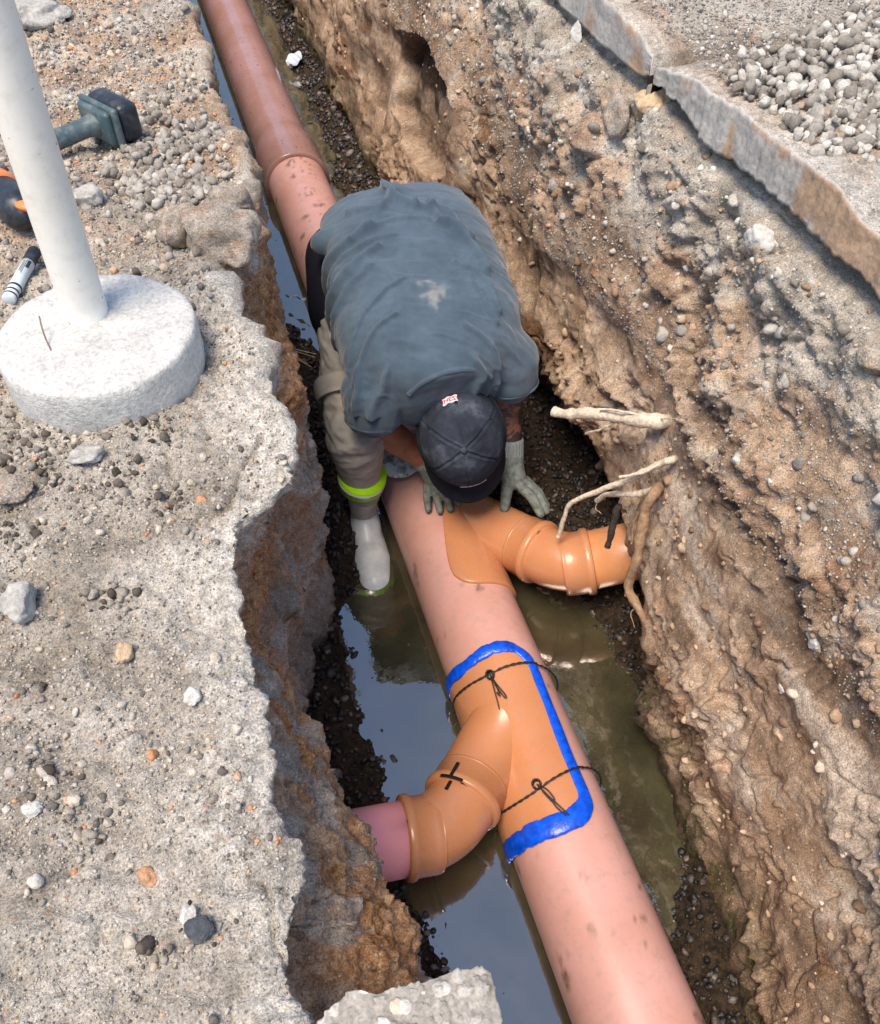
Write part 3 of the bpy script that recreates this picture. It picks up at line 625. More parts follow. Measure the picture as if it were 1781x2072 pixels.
def branch(S, E1, C, E2, END, outl, names, labels, pipe_mat, r=.080):
    S, E1, C, E2, END = map(lambda q: np.asarray(q, float), (S, E1, C, E2, END))
    t = thing('branch_saddle', labels[0], 'pipe fitting', on_cyl(outl[:, 0].mean(), 0, 0))
    part('saddle_plate', saddle(outl, RP+.001), M_ORANGEPLASTIC, t)
    L = np.linalg.norm(E1-S); d = nrm(E1-S)
    part('branch_tube', straight(S, E1, [(.03, r+.002), (L-.075, r+.003), (L-.068, r+.003)]), M_ORANGEPLASTIC, t)
    part('socket', straight(S, E1, [(L-.07, r+.003), (L-.064, r+.0055), (L-.026, r+.0065), (L-.022, r+.0105), (L-.014, r+.0125), (L-.006, r+.0115), (L-.001, r+.009), (L, r+.002), (L-.02, r)]), M_ORANGEPLASTIC, t)
    e = thing('pipe_elbow', labels[1], 'pipe fitting', E1)
    pth = np.vstack([[E1-d*.02], [E1], bend(E1, C, E2, .07), [E2-nrm(E2-C)*.075]])
    part('bend', tube(pth, r+.001, 64), M_ORANGEPLASTIC, e)
    d2 = nrm(E2-C); A = E2-d2*.08
    part('socket', straight(A, E2, [(0, r+.001), (.006, r+.004), (.018, r+.005), (.022, r+.0044), (.026, r+.0055), (.056, r+.006), (.060, r+.0105), (.067, r+.012), (.076, r+.011), (.079, r+.009), (.08, r+.002), (.06, r)]), M_ORANGEPLASTIC, e)
    l = np.linalg.norm(END-E2)
    solo('branch_pipe', straight(E2-d2*.03, END, [(0, r*.9), (0, r), (l*.5, r), (l+.03, r), (l+.03, r*.9)]), pipe_mat, labels[2], 'pipe')
    return t, e
o1 = rrect(.603, 1.045, math.radians(-112), math.radians(27), e=9)
E1a = P(931, 1628, z=.085); C1 = np.array([-.268, .672, .085]); E2a = np.array([-.357, .682, .10])
t1, e1 = branch((0, .935, .03), E1a, C1, E2a, (-.62, .70, .13), o1, None,
    ('orange saddle branch sealed with blue and tied with wire, nearest the camera', 'orange pipe elbow marked with a black cross, joining the pink pipe', 'pink lilac branch pipe entering the left trench face'), M_PINK)
o2 = rrect(1.25, 1.84, math.radians(-17), math.radians(112), e=5)
o2[:, 1] += np.radians(-6+28*np.clip((o2[:, 0]-1.30)/.26, 0, 1.5))*np.clip(1-(o2[:, 1]-o2[:, 1].min())/1.2, 0, 1)
E1b = P(1096, 1120, z=.105); S2b = np.array([0, 1.68, .01]); C2 = E1b+nrm(E1b-S2b)*.078; E2b = P(1197, 1134, z=.135)
t2, e2 = branch(S2b, E1b, C2, E2b, (.66, E2b[1]-.03, .16), o2, None,
    ('orange saddle branch under the worker\'s gloved hands, without any sealant', 'orange pipe elbow turning into the right trench face below the roots', 'buff orange branch pipe running into the brown right wall'), M_BUFF, .079)
# black cross drawn over elbow and socket
d = nrm(E1a-np.array([0, .935, .03])); sd_ = nrm(np.cross(d, [0, 0, 1])); upn = nrm(np.cross(sd_, d))
def surf_mark(c, ax, dirs, rad, a0, a1, l0, l1):
    pts, nn = [], []
    for k in np.linspace(0, 1, 14):
        a = a0+(a1-a0)*k; n = math.cos(a)*dirs[0]+math.sin(a)*dirs[1]; l = l0+(l1-l0)*k; pts.append(c+ax*l+n*rad); nn.append(n)
    return ribbon(pts, nn, .0044, .0012, 8)
dirs = (upn, sd_)
a_m = math.radians(20)
cross = merge(surf_mark(E1a, d, dirs, .0930, a_m-.30, a_m+.30, -.001, -.001), surf_mark(E1a, d, dirs, .0930, a_m+.02, a_m+.02, -.042, .0), surf_mark(E1a, d, dirs, .0825, a_m+.02, a_m+.02, .002, .026))
part('ink_cross', cross, M_INK, e1, label='black cross drawn across the joint')
# blue sealant bead
beadp = [(1.05, -1.75), (1.047, -1.2), (1.045, -.8), (1.052, -.3), (1.05, .1), (1.03, .36), (.99, .505), (.93, .495), (.86, .475), (.76, .43), (.69, .42), (.645, .41), (.618, .33), (.600, .10), (.600, -.25), (.604, -.75), (.61, -1.3), (.615, -1.75)]
bp = catmull([(a, b_, 0) for a, b_ in beadp], 260)[:, :2]; q = np.c_[bp, 0*bp[:, 0]]
w_ = .0125+.006*fbm(q, 5, 3, 141)+.011*np.exp(-((bp[:, 0]-.60)/.03)**2)+.004*np.exp(-((bp[:, 0]-1.05)/.03)**2)
w_ = np.clip(w_, .009, .030)
pp = np.array([on_cyl(a+.005*fbm(np.array([[a*3, b_*.6, 5.]]), 2.2, 2, 142)[0], b_, RP+.0078) for a, b_ in bp]); nn = np.array([on_cyl(0, b_, 1) for a, b_ in bp])
part('sealant', ribbon(pp, nn, w_, .0058+.0012*fbm(q, 5, 2, 143), 18), M_BLUE, t1)
# two wires round pipe and saddle
def wire(y0, lab, kth, tails):
    pts = [on_cyl(y0+.012*math.sin(t*1.3+y0*9)+.006*math.sin(3*t), t, RP+.0108+(.0045 if -.2 < t < .6 else 0)) for t in np.linspace(-2.0, 2.0, 90)]
    tw = thing('wire_tie', lab, 'wire', pts[45], 'black wires tied round the near saddle')
    a = []
    for ph in (0, math.pi):
        a.append(tube([p+.0016*math.cos(i*1.1+ph)*nrm([p[0], 0, p[2]])+np.array([0, .0016*math.sin(i*1.1+ph), 0]) for i, p in enumerate(pts)], .0017, 6))
    part('loop', merge(*a), M_WIRE, tw)
    k0 = on_cyl(y0, kth, RP+.0155); n0 = nrm([k0[0], 0, k0[2]]); tx = np.array([n0[2], 0, -n0[0]]); r_ = np.random.default_rng(int(y0*100))
    kp = [k0+n0*.007*math.sin(2.3*t)+tx*.009*math.cos(t)+np.array([0, .010*math.sin(t*1.0), 0]) for t in np.linspace(0, 16, 80)]
    part('knot', tube(kp, .0022, 6), M_WIRE, tw)
    T = []
    for pl in tails: T.append(tube(catmull([k0+tx*a_+np.array([0, b_, 0])+n0*c_ for a_, b_, c_ in pl], 24), .0016, 6))
    part('wire_end', merge(*T), M_WIRE, tw)
wire(.985, 'twisted black wire with a coiled knot round the far end of the near saddle', -.34, [[(0, 0, 0), (.006, -.03, .004), (.016, -.065, .002), (.012, -.07, .002), (.002, -.03, .003)], [(0, 0, 0), (-.004, -.04, .003), (-.010, -.085, -.004), (-.016, -.11, -.008)], [(0, 0, 0), (.004, -.04, .006), (.003, -.062, .004), (-.001, -.05, .003)]])
wire(.694, 'twisted black wire with bundled ends round the near end of the near saddle', -.30, [[(0, 0, 0), (.012, -.03, .004), (.024, -.055, .004), (.04, -.09, .002)], [(0, 0, 0), (.014, -.035, .005), (.022, -.065, .003), (.034, -.088, .002)], [(0, 0, 0), (.016, -.02, .006), (.024, -.045, .004), (.018, -.05, .003), (.006, -.02, .004)]])

# ------------------------------------------------------------------ concrete foot with the white post
M_CONC = plain_stone('pale_concrete', lin(186, 185, 181), lin(212, 211, 206), 130, .9, .9, .006)
M_POST = plastic('white_painted_post', lin(222, 218, 208), .38, lin(176, 168, 152), .35, lin(228, 226, 220), .04, lin(120, 110, 98))
zt = 1.128
bc = P(195, 668, z=zt); post = thing('post', 'white painted post standing in a round concrete foot', 'post', (bc[0], bc[1], ZB-.005))
V = []; n_a = 120; prof = [(.0, 0, 0), (.06, 0, 0), (.12, 0, .0), (.145, 0, .3), (.152, -.001, 1), (.1545, -.004, 1), (.156, -.012, 1), (.157, -.025, 1), (.1575, -.04, 1), (.158, -.055, 1), (.158, -.07, 1), (.157, -.085, 1), (.154, -.096, 1), (.145, -.104, 1), (.12, -.108, 1)]
for rr_, dz, k in prof:
    for a in np.linspace(0, 2*np.pi, n_a, endpoint=False):
        p = np.array([math.cos(a)*rr_, math.sin(a)*rr_*1.0, dz])
        V.append(p)
V = np.array(V); ed = np.hypot(V[:, 0], V[:, 1]) > .14
V[:, :2] *= 1+(.018*fbm(V, 9, 3, 201)*ed+.01*fbm(V, 40, 2, 202)*ed)[:, None]; V[:, 2] += .0025*fbm(V, 14, 3, 203)+.012*fbm(V, 11, 3, 204)*(V[:, 2] < -.07)
part('foot', (V+np.array([bc[0], bc[1], zt]), gridf(len(prof), n_a, cv=True)), M_CONC, post)
pb = P(181, 652, z=zt-.02); best = None
for z_ in np.linspace(1.3, 1.75, 60):
    p = P(60, 279, z=z_); d_ = np.hypot(*(p-pb)[:2])/(z_-zt)
    if best is None or d_ < best[0]: best = (d_, p)
pt = best[1]; dpl = nrm(pt-pb)
stops = [(k*.05, .0355-.0002*k) for k in range(26)]+[(1.25, .001)]
part('pole', straight(pb, pb+dpl, stops, 56), M_POST, post)
M_RUST = simple('rusty_thin_wire', lin(120, 104, 96), .7, .3)
part('wire_stub', tube(catmull([P(80, 640, z=zt+.03), P(86, 665, z=zt+.022), P(95, 690, z=zt+.006), P(104, 709, z=zt)], 20), .0014, 6), M_RUST, post)
M_CRACK = simple('crack_line', lin(120, 120, 118), .9)
ckp = []
for px, py in ((215, 588), (250, 580), (300, 571), (322, 562)): ckp.append(P(px, py, z=zt+.0003))
# ------------------------------------------------------------------ cordless drill lying behind the post
def bbox(c, ax, dims, bev, seg=3):
    bm = bmesh.new(); bmesh.ops.create_cube(bm, size=1)
    for v in bm.verts: v.co = Vector((v.co.x*dims[0], v.co.y*dims[1], v.co.z*dims[2]))
    bmesh.ops.bevel(bm, geom=bm.edges[:], offset=bev, segments=seg, profile=.5, affect='EDGES')
    V = np.array([v.co[:] for v in bm.verts]); F = [tuple(v.index for v in f.verts) for f in bm.faces]; bm.free()
    return V@np.asarray(ax)+np.asarray(c), F
M_TEAL = plastic('scuffed_teal_plastic', lin(58, 78, 84), .45, lin(140, 138, 130), .7, lin(72, 92, 98))
M_BLACKP = plastic('scuffed_black_plastic', lin(24, 28, 36), .4, lin(96, 96, 98), .5, lin(34, 40, 52))
M_ORANGE = plastic('orange_tool_plastic', lin(222, 120, 62), .4, lin(200, 150, 120), .4, lin(230, 140, 86))
zd = 1.085
A0, A1 = P(196, 190, z=zd+.01), P(243, 288, z=zd+.01); A = nrm((A1-A0)*np.array([1, 1, 0]))
H = nrm(np.array([-A[1], A[0], 0])); H = -H if H[0] > 0 else H
H = nrm(nrm((P(70, 298, z=zd)-P(190, 245, z=zd))*np.array([1, 1, 0])))
A = nrm(np.array([-H[1], H[0], 0])); A = -A if A.dot(A1-A0) < 0 else A
ax = np.array([A, H, [0, 0, 1.]]); bcn = P(226, 236, z=zd+.008)
drill = thing('cordless_drill', 'dirty orange and dark cordless drill lying behind the white post', 'drill', bcn*np.array([1, 1, 0])+np.array([0, 0, ZB]))
bt = part('battery', bbox(bcn-H*.010, ax, (.124, .052, .084), .016), M_BLACKP, drill)
part('rib', merge(bbox(bcn-H*.0345+A*.02, ax, (.055, .006, .05), .002), bbox(bcn-H*.0345-A*.035, ax, (.03, .006, .05), .002)), M_BLACKP, bt)
part('foot_plate', merge(bbox(bcn+H*.024, ax, (.128, .014, .084), .006), bbox(bcn+H*.037, ax, (.105, .018, .072), .008)), M_TEAL, drill)
hp = [bcn+H*s_+A*o_+np.array([0, 0, zo]) for s_, o_, zo in ((.03, .0, 0), (.045, .0, 0), (.07, -.006, -.002), (.10, -.010, -.004), (.135, -.014, -.004), (.17, -.018, 0))]
part('handle', tube(catmull(hp, 24), np.interp(np.linspace(0, 1, 24), [0, .15, .4, .7, 1], [.040, .027, .022, .0225, .028]), 24, flat=.9), M_TEAL, drill)
mc = P(16, 402, z=zd+.012)
mt_ = nrm(A+.12*H)
hb = part('motor_housing', remesh([capsule(mc-mt_*.10, .036, mc+mt_*.055, .040, 24), capsule(mc+mt_*.055, .040, mc+mt_*.075, .026, 24)], .004, 4)[:2], M_BLACKP, drill)
part('grip_band', tube([mc+mt_*s_ for s_ in (-.055, -.054, -.02, -.019)], [.030, .0415, .0425, .03], 36), M_ORANGE, drill)
part('side_cap', ellipsoid(mc+mt_*.052+np.array([.018, -.016, .016]), np.array([mt_*.036, nrm(np.cross(mt_, [.5, -.5, .6]))*.026, nrm([.5, -.5, .6])*.018])), M_ORANGE, drill)
part('screw', ellipsoid(mc+mt_*.066+np.array([.030, -.024, .024]), np.eye(3)*.006), M_INK, drill)
# ------------------------------------------------------------------ marker pen
M_WHITEP = simple('white_marker_label', lin(206, 216, 216), .4, .4, 60, .05, .12)
e0 = P(72, 507, z=1.068); e1_ = P(18, 606, z=1.068); dm = nrm(e1_-e0); Lm = np.linalg.norm(e1_-e0)
pen = thing('marker_pen', 'thick white marker pen with a ribbed black cap', 'marker', (e0+e1_)/2-np.array([0, 0, .012]))
cp = []
for k in range(15): cp += [(.004+k*.0024, .0118), (.0052+k*.0024, .0125)]
part('cap', straight(e0, e1_, [(0, .006), (0, .0105)]+cp+[(.042, .0125), (.042, .008)], 28), M_BLACKP, pen)
part('barrel', straight(e0, e1_, [(.041, .008), (.041, .0118), (Lm-.001, .0118), (Lm, .0108), (Lm, .001)], 28), M_WHITEP, pen)
part('stripe', merge(*[straight(e0, e1_, [(a, .0119), (a+.0003, .0122), (a+w_, .0122), (a+w_+.0003, .0119)], 28) for a, w_ in ((Lm-.036, .005), (Lm-.022, .004), (Lm-.011, .0035))]), M_BLACKP, pen)
sdv = nrm(np.cross(dm, [0, 0, 1])); lines = []
for k, (a0_, l0, l1) in enumerate(((.35, .046, .085), (.12, .048, .08), (-.1, .047, .078), (.75, .046, .066))):
    n_m = math.cos(a0_)*np.array([0, 0, 1.])+math.sin(a0_)*sdv*(1 if sdv[0] > 0 else -1)
    lines.append(ribbon([e0+dm*l+n_m*.0118 for l in np.linspace(l0, min(l1, Lm-.04), 5)], [n_m]*5, .0006 if k < 3 else .003, .0004, 6))
part('print', merge(*lines), M_BLACKP, pen)

# ------------------------------------------------------------------ single rocks
M_R1 = plain_stone('grey_rock', lin(150, 147, 142), lin(190, 187, 181), 120)
M_R2 = plain_stone('white_rock', lin(186, 183, 177), lin(212, 209, 203), 120)
M_R3 = plain_stone('dark_slate', lin(62, 66, 72), lin(92, 96, 100), 120)
M_R4 = plain_stone('tan_rock', lin(176, 150, 120), lin(204, 182, 154), 120)
M_R5 = plain_stone('orange_rock', lin(176, 132, 100), lin(196, 156, 124), 120)
def stone(px, py, z, size, m, lab, seed, cat='rock', name='rock', rot=0, sink=.4, boxy=0, sub=4, rough=.3, facet=.7):
    V, F = rock(seed, sub, size, rough, boxy, facet); V = V@rz(rot).T
    if z is None: p = wall_hit(px, py)+np.array([.006, 0, 0])
    else:
        p = P(px, py, z=z); zz_ = z if z < .9 else bank_z(p[0], p[1]); p = P(px, py, z=zz_+size[2]*(1-sink))
    if m is MS: return solo(name, (V+p, F), m, lab, cat, attrs=dict(grey=np.full(len(V), .75), orange=.4*sstep(.1, .4, fbm(V, 25, 3, 5)), white=np.full(len(V), .1), wet_dark=0*V[:, 0], moss=0*V[:, 0]))
    return solo(name, (V+p, F), m, lab, cat)
stone(70, 22, ZB, (.085, .10, .035), M_R1, 'flat grey concrete fragment behind the post at the photo\'s upper left', 301, 'concrete chunk', 'concrete_chunk', .5, .1, .35, facet=.3)
stone(180, 398, ZB, (.030, .034, .027), M_R1, 'purplish grey rock next to the white post, below the drill', 302, sink=.3)
stone(360, 462, ZB, (.055, .045, .04), MS, 'grey rock with a dark underside near the trench edge', 303, rot=.5, sink=.75, rough=.45, facet=.3)
stone(452, 478, ZB-.03, (.066, .078, .060), MS, 'largest rounded grey rock bulging over the trench edge', 304, rot=.3, sink=.75, rough=.45, facet=.3)
stone(470, 408, ZB, (.05, .04, .035), MS, 'low tan rock just behind the rounded grey one at trench edge', 305, sink=.75, rough=.45, facet=.3)
stone(18, 985, ZB, (.035, .025, .016), MS, 'flat grey stone below the round concrete foot at left', 306, sink=.3)
stone(172, 918, ZB, (.028, .018, .014), M_R1, 'small greenish grey rock touching the front of the concrete foot', 307, sink=.3)
stone(38, 1218, ZB, (.026, .032, .02), M_R1, 'big pale block at the photo\'s left border', 308, sink=.3, boxy=.2)
stone(390, 1406, ZB, (.013, .014, .011), M_R2, 'white angular stone alone on grey dirt', 309, 'stone', 'stone', sink=.2)
stone(66, 1638, ZB, (.0125, .010, .008), M_R2, 'white stone near the lower left of the dirt bank', 310, 'stone', 'stone', sink=.2)
stone(405, 1880, ZB, (.013, .017, .008), M_R3, 'dark slate flake on the pale dirt', 311, 'stone', 'stone', rot=.6, sink=.2)
stone(382, 1850, ZB, (.010, .012, .008), M_R2, 'white stone touching the dark slate flake', 312, 'stone', 'stone', sink=.2)
stone(300, 1772, ZB, (.009, .013, .007), M_R5, 'long orange brown stone lying in the dirt', 313, 'stone', 'stone', rot=.4, sink=.2)
stone(252, 1318, ZB, (.012, .016, .009), M_R4, 'cream coloured oval stone on the dirt', 314, 'stone', 'stone', rot=-.5, sink=.2)
stone(570, 1180, .30, (.055, .11, .10), MS, 'large grey rock in the trench below the pale crust', 315, rot=.15, sink=.5, rough=.35)
stone(600, 1075, .26, (.035, .05, .09), MS, 'narrow dark grey rock under the overhanging crust', 316, sink=.5)
stone(1161, 68, None, (.014, .03, .04), M_R2, 'pale upright stone below the far pavement slab', 321, sink=.4)
stone(1336, 186, None, (.05, .05, .045), M_R4, 'yellowish stone wedged at the break between the slabs', 322, sink=.4)
stone(1537, 478, None, (.022, .032, .036), M_R2, 'pale wedge shaped rock below the cut slab edge', 323, rot=.5, sink=.4)
stone(1235, 240, None, (.035, .05, .06), MS, 'grey boulder set in the soil left of the slab break', 324, sink=.5)
stone(1635, 1305, None, (.020, .022, .024), M_R2, 'round whitish stone set in the brown wall', 325, 'stone', 'stone', sink=.4)
stone(1572, 1400, None, (.011, .014, .013), M_R2, 'small whitish pebble in the brown wall below the round one', 326, 'stone', 'stone', sink=.4)
stone(1560, 1485, None, (.013, .015, .016), M_R4, 'cream pebble lowest on the brown wall', 327, 'stone', 'stone', sink=.4)
stone(1765, 730, None, (.03, .04, .035), MS, 'grey rock at the right border under the slab', 328, sink=.5)
# broken kerb of concrete jutting out at the photo's bottom
ol = [(600, 2120), (650, 2060), (700, 2012), (760, 2004), (820, 1996), (870, 1982), (930, 1968), (985, 1961), (1003, 2000), (1012, 2070), (1030, 2140), (1045, 2240), (800, 2300), (560, 2260)]
ow = np.array([P(a, b_, z=1.065) for a, b_ in ol]); ow = catmull(np.vstack([ow, ow[:1]]), 201)[:-1]; cc = ow.mean(0); ow = ow+.006*np.stack([fbm(ow, 30, 3, 331), fbm(ow, 30, 3, 332), 0*ow[:, 0]], 1)
V = []
for k in list(np.linspace(.01, .97, 60))+[1.0]: V.append(cc+(ow-cc)*k)
for dz in np.linspace(.006, .085, 16): V.append(cc+(ow-cc)*(1.0-.9*(dz-.03)**2*8)-np.array([0, 0, dz]))
V = np.vstack(V); f1, f2, cid = worley(V, 62, 3); f1k, f2k, cidk = worley(V, 130, 4)
V[:, 2] += .010*np.clip(.6-f1, 0, 1)+.005*np.clip(.5-f1k, 0, 1)+.006*fbm(V, 14, 3, 333); V[:, :2] += (.006*np.clip(.5-f1k, 0, 1))[:, None]*np.sign(V[:, :2]-cc[:2])
tv_ = np.where(f1 < .45, cid, .25*cidk)
solo('concrete_chunk', (V, gridf(77, 200, cv=True)), stone_material('pebbly_concrete', [(0, lin(140, 135, 127)), (.25, lin(166, 160, 151)), (.6, lin(186, 181, 173)), (.85, lin(206, 203, 197)), (1, lin(200, 176, 150))]), 'pebbly flat concrete chunk jutting over the trench at the bottom border', 'concrete chunk', attrs=dict(tint=tv_))
# ------------------------------------------------------------------ roots, grass, litter
M_ROOT = simple('pale_root', lin(206, 192, 172), .85, .2, 120, .9, .35)
M_ROOT2 = simple('brown_root', lin(150, 124, 98), .9, .2, 90, .8, .35)
M_STICK = simple('dark_stick', lin(58, 52, 48), .85, .2, 90, .6, .3)
def root(pts, r0, r1, m, lab, extra=(), n=60, name='root', cat='root'):
    pth = catmull(pts, n); rad = np.linspace(r0, r1, n); q = pth*1.0
    pth = pth+.0035*np.stack([fbm(q, 22, 3, 401), fbm(q, 22, 3, 402), fbm(q, 22, 3, 403)], 1)
    ms = [tube(pth, rad*(1+.35*fbm(q, 40, 3, 404)), 14)]
    for e, ra, rb in extra:
        pe = catmull(e, 30); pe = pe+.003*np.stack([fbm(pe, 40, 2, 405), fbm(pe, 40, 2, 406), fbm(pe, 40, 2, 407)], 1); ms.append(tube(pe, np.linspace(ra, rb, 30), 8))
    return solo(name, merge(*ms), m, lab, cat)
X = lambda a, b_, x: P(a, b_, X=.27+(x-.31)*(.77 if x < .56 else 1.0))
root([X(1120, 831, .31), X(1150, 838, .34), X(1200, 836, .385), X(1260, 845, .44), X(1335, 852, .505), X(1385, 850, .56), X(1440, 855, .68)], .0125, .019, M_ROOT, 'thick pale broken root sticking straight out of the wall', [([X(1250, 850, .43), X(1215, 868, .40), X(1185, 876, .38)], .004, .0025), ([X(1330, 848, .50), X(1375, 845, .49), X(1390, 838, .46)], .0015, .0008), ([X(1215, 828, .39), X(1260, 832, .43), X(1300, 842, .47)], .003, .003)])
root([X(1450, 925, .68), X(1395, 922, .56), X(1360, 930, .50), X(1330, 940, .47), X(1270, 970, .41), X(1200, 998, .34), X(1155, 1018, .29), X(1142, 1048, .275), X(1129, 1086, .26)], .0098, .0050, M_ROOT, 'long forked pale root bending down towards the orange elbow', [([X(1345, 936, .48), X(1300, 955, .43), X(1255, 965, .38)], .005, .0035)])
root([X(1390, 975, .62), X(1340, 985, .50), X(1300, 997, .455), X(1265, 1000, .42), X(1230, 1000, .395), X(1208, 1012, .375)], .0095, .0058, M_ROOT, 'short crooked root below the forked one', [([X(1210, 1010, .375), X(1206, 1028, .37), X(1216, 1038, .37)], .0015, .0008)])
root([X(1370, 960, .62), X(1330, 990, .47), X(1308, 1030, .43), X(1297, 1080, .41), X(1290, 1130, .395), X(1276, 1165, .385), X(1273, 1195, .38), X(1290, 1225, .385), X(1305, 1255, .40), X(1322, 1275, .46), X(1345, 1290, .56)], .014, .009, M_ROOT2, 'brown hanging root in front of the pipe at the wall', [([X(1290, 1225, .385), X(1277, 1240, .37), X(1284, 1268, .37)], .002, .001), ([X(1310, 1015, .43), X(1285, 1050, .41), X(1278, 1100, .40)], .004, .0025), ([X(1282, 1150, .39), X(1268, 1180, .375), X(1266, 1205, .37)], .006, .003)])
root([X(1253, 1020, .385), X(1243, 1052, .37), X(1236, 1080, .36), X(1229, 1106, .35)], .0085, .008, M_STICK, 'dark short stick resting on the buff pipe', name='stick', cat='stick')
M_GRASS = simple('dry_grass', lin(168, 138, 96), .8, .2, 60, .2, .3)
gt = []
for k, (ex, ey) in enumerate(((640, 716), (636, 722), (630, 742), (612, 728), (622, 735), (600, 712), (590, 722), (575, 790))):
    z0 = .74; gt.append(tube(catmull([P(526, 694, z=z0), P(526+(ex-526)*.45, 694+(ey-694)*.35, z=z0+.01), P(ex, ey, z=z0-.02-.01*k)], 16), np.linspace(.0016, .0006, 16), 5))
solo('grass_tuft', merge(*gt), M_GRASS, 'dry straw tuft hanging from the left trench face', 'grass tuft')
def scrap(pts, wid, m, lab, seed):
    p = catmull(pts, 30); V = []
    for i, q in enumerate(p):
        w_ = wid*math.sin(math.pi*(i+1.5)/33)**.6
        for k in np.linspace(-1, 1, 9): V.append(q+np.array([w_*k*.7, -w_*k*.4, .25*w_*(1-k*k)+.006*math.sin(i*.4+seed+k*2)]))
    V = np.array(V); nV = len(V); F = gridf(30, 9); V2 = np.vstack([V, V-np.array([0, 0, .0012])]); F2 = np.vstack([F, F[:, ::-1]+nV])
    return solo('litter_scrap', (V2, F2), m, lab, 'litter')
M_LIT = simple('pale_plastic', lin(196, 204, 226), .35, .5, 40, .2, .1)
scrap([P(588, 132, z=-.02), P(594, 120, z=.0), P(602, 106, z=.01)], .05, M_LIT, 'pale blue white plastic scrap at the far foot of the wall', 1)
scrap([P(578, 598, z=-.02), P(598, 601, z=-.01), P(620, 606, z=0)], .010, M_LIT, 'thin white plastic strip on the gravel behind the worker', 2)
# muddy pale lump on the pipe between the worker's legs
m, nt, b = mat('mud_stained_white'); co = coord(nt)
nt.links.new(ramp(nt, noise(nt, 26, 6, .7, co), [(.40, lin(70, 74, 66)), (.47, lin(150, 156, 156)), (.56, lin(214, 218, 222))]), b.inputs['Base Color']); b.inputs['Roughness'].default_value = .6
bump(nt, b, noise(nt, 40, 5, .6, co), .8, .01)
V, F = rock(341, 4, (.105, .09, .032), .3, 0, .4); q = P(815, 918, z=.135)
solo('pale_lump', (V+q, F), m, 'crumpled white mud stained rag lying on the pipe behind the worker\'s arm', 'pale_lump')

# ------------------------------------------------------------------ the worker
wk = thing('person', 'worker bent over the pipe in grey blue t-shirt, dark cap, gloves and pale boots', 'person', (.03, 1.75, -.12))
LAT = np.array([1., 0, 0])
hu = nrm([-.24, -.85, .47]); hf = np.array([.02, -.46, -.88]); hf = nrm(hf-hu*hf.dot(hu)); hl = np.cross(hf, hu); hl = -hl if hl[0] < 0 else hl
btn = P(939, 911, z=.507); c0 = btn-hu*.120
A_ = np.array
shL, elL, wrL = A_([-.135, 1.60, .60]), A_([-.15, 1.68, .37]), A_([-.020, 1.63, .240])
shR, elR, wrR = A_([.185, 1.61, .60]), A_([.228, 1.66, .41]), A_([.216, 1.575, .255])
hipL, knL, anL = A_([-.085, 2.02, .56]), A_([-.196, 1.665, .34]), A_([-.188, 1.69, -.02])
hipR, knR, anR = A_([.155, 2.02, .56]), A_([.225, 1.82, .34]), A_([.245, 1.93, -.02])
hc_ = c0-hu*.005
body = [ellipsoid(hc_, [hl*.082, hf*.104, hu*.112]), ellipsoid(hc_-hu*.075+hf*.035, [hl*.052, hf*.055, hu*.05]), capsule(hc_+hf*.098-hu*.02, .009, hc_+hf*.112-hu*.055, .014),
    ellipsoid(hc_+hf*.088-hu*.005, [hl*.05, hf*.016, hu*.012]), ellipsoid(hc_+hf*.088-hu*.098, [hl*.026, hf*.012, hu*.010]),
    ellipsoid(hc_+hl*.080-hu*.045-hf*.01, [hl*.010, hf*.020, hu*.032]), ellipsoid(hc_-hl*.080-hu*.045-hf*.01, [hl*.010, hf*.020, hu*.032]),
    capsule(hc_-hu*.055-hf*.03, .056, A_([.015, 1.60, .60]), .066), ellipsoid([.02, 1.70, .61], [[.19, 0, 0], [0, .17, .03], [0, -.02, .11]]), ellipsoid([.03, 1.95, .62], [[.16, 0, 0], [0, .19, 0], [0, 0, .11]])]
body += chain([shL, elL, wrL], [.060, .051, .036])+chain([shR, elR, wrR], [.058, .046, .033])+chain([hipL, knL, anL], [.085, .052, .036])+chain([hipR, knR, anR], [.085, .052, .036])
V, F, N = remesh(body, .0075, 8)
arm = sstep(.15, .2, V[:, 0])*(1-sstep(.62, .68, V[:, 2]))
m, nt, b = mat('skin'); co = coord(nt); n1 = noise(nt, 40, 4, .6, co); n2 = noise(nt, 24, 5, .6, co, 1.2)
sk = ramp(nt, n1, [(.3, lin(138, 92, 68)), (.7, lin(168, 116, 88))])
tat = math_(nt, 'MULTIPLY', ramp(nt, n2, [(.42, g(0)), (.48, g(.9))]), attr(nt, 'tattoo'))
nt.links.new(mixc(nt, tat, sk, lin(58, 58, 58)), b.inputs['Base Color']); b.inputs['Roughness'].default_value = .5
M_SKIN = m
part('body', (V, F), M_SKIN, wk, attrs=dict(tattoo=arm))
M_HAIR = simple('dark_hair', lin(28, 24, 24), .7, .3, 300, .8, .4)
part('hair', ellipsoid(hc_-hu*.012-hf*.012, [hl*.092, hf*.108, hu*.104]), M_HAIR, wk)
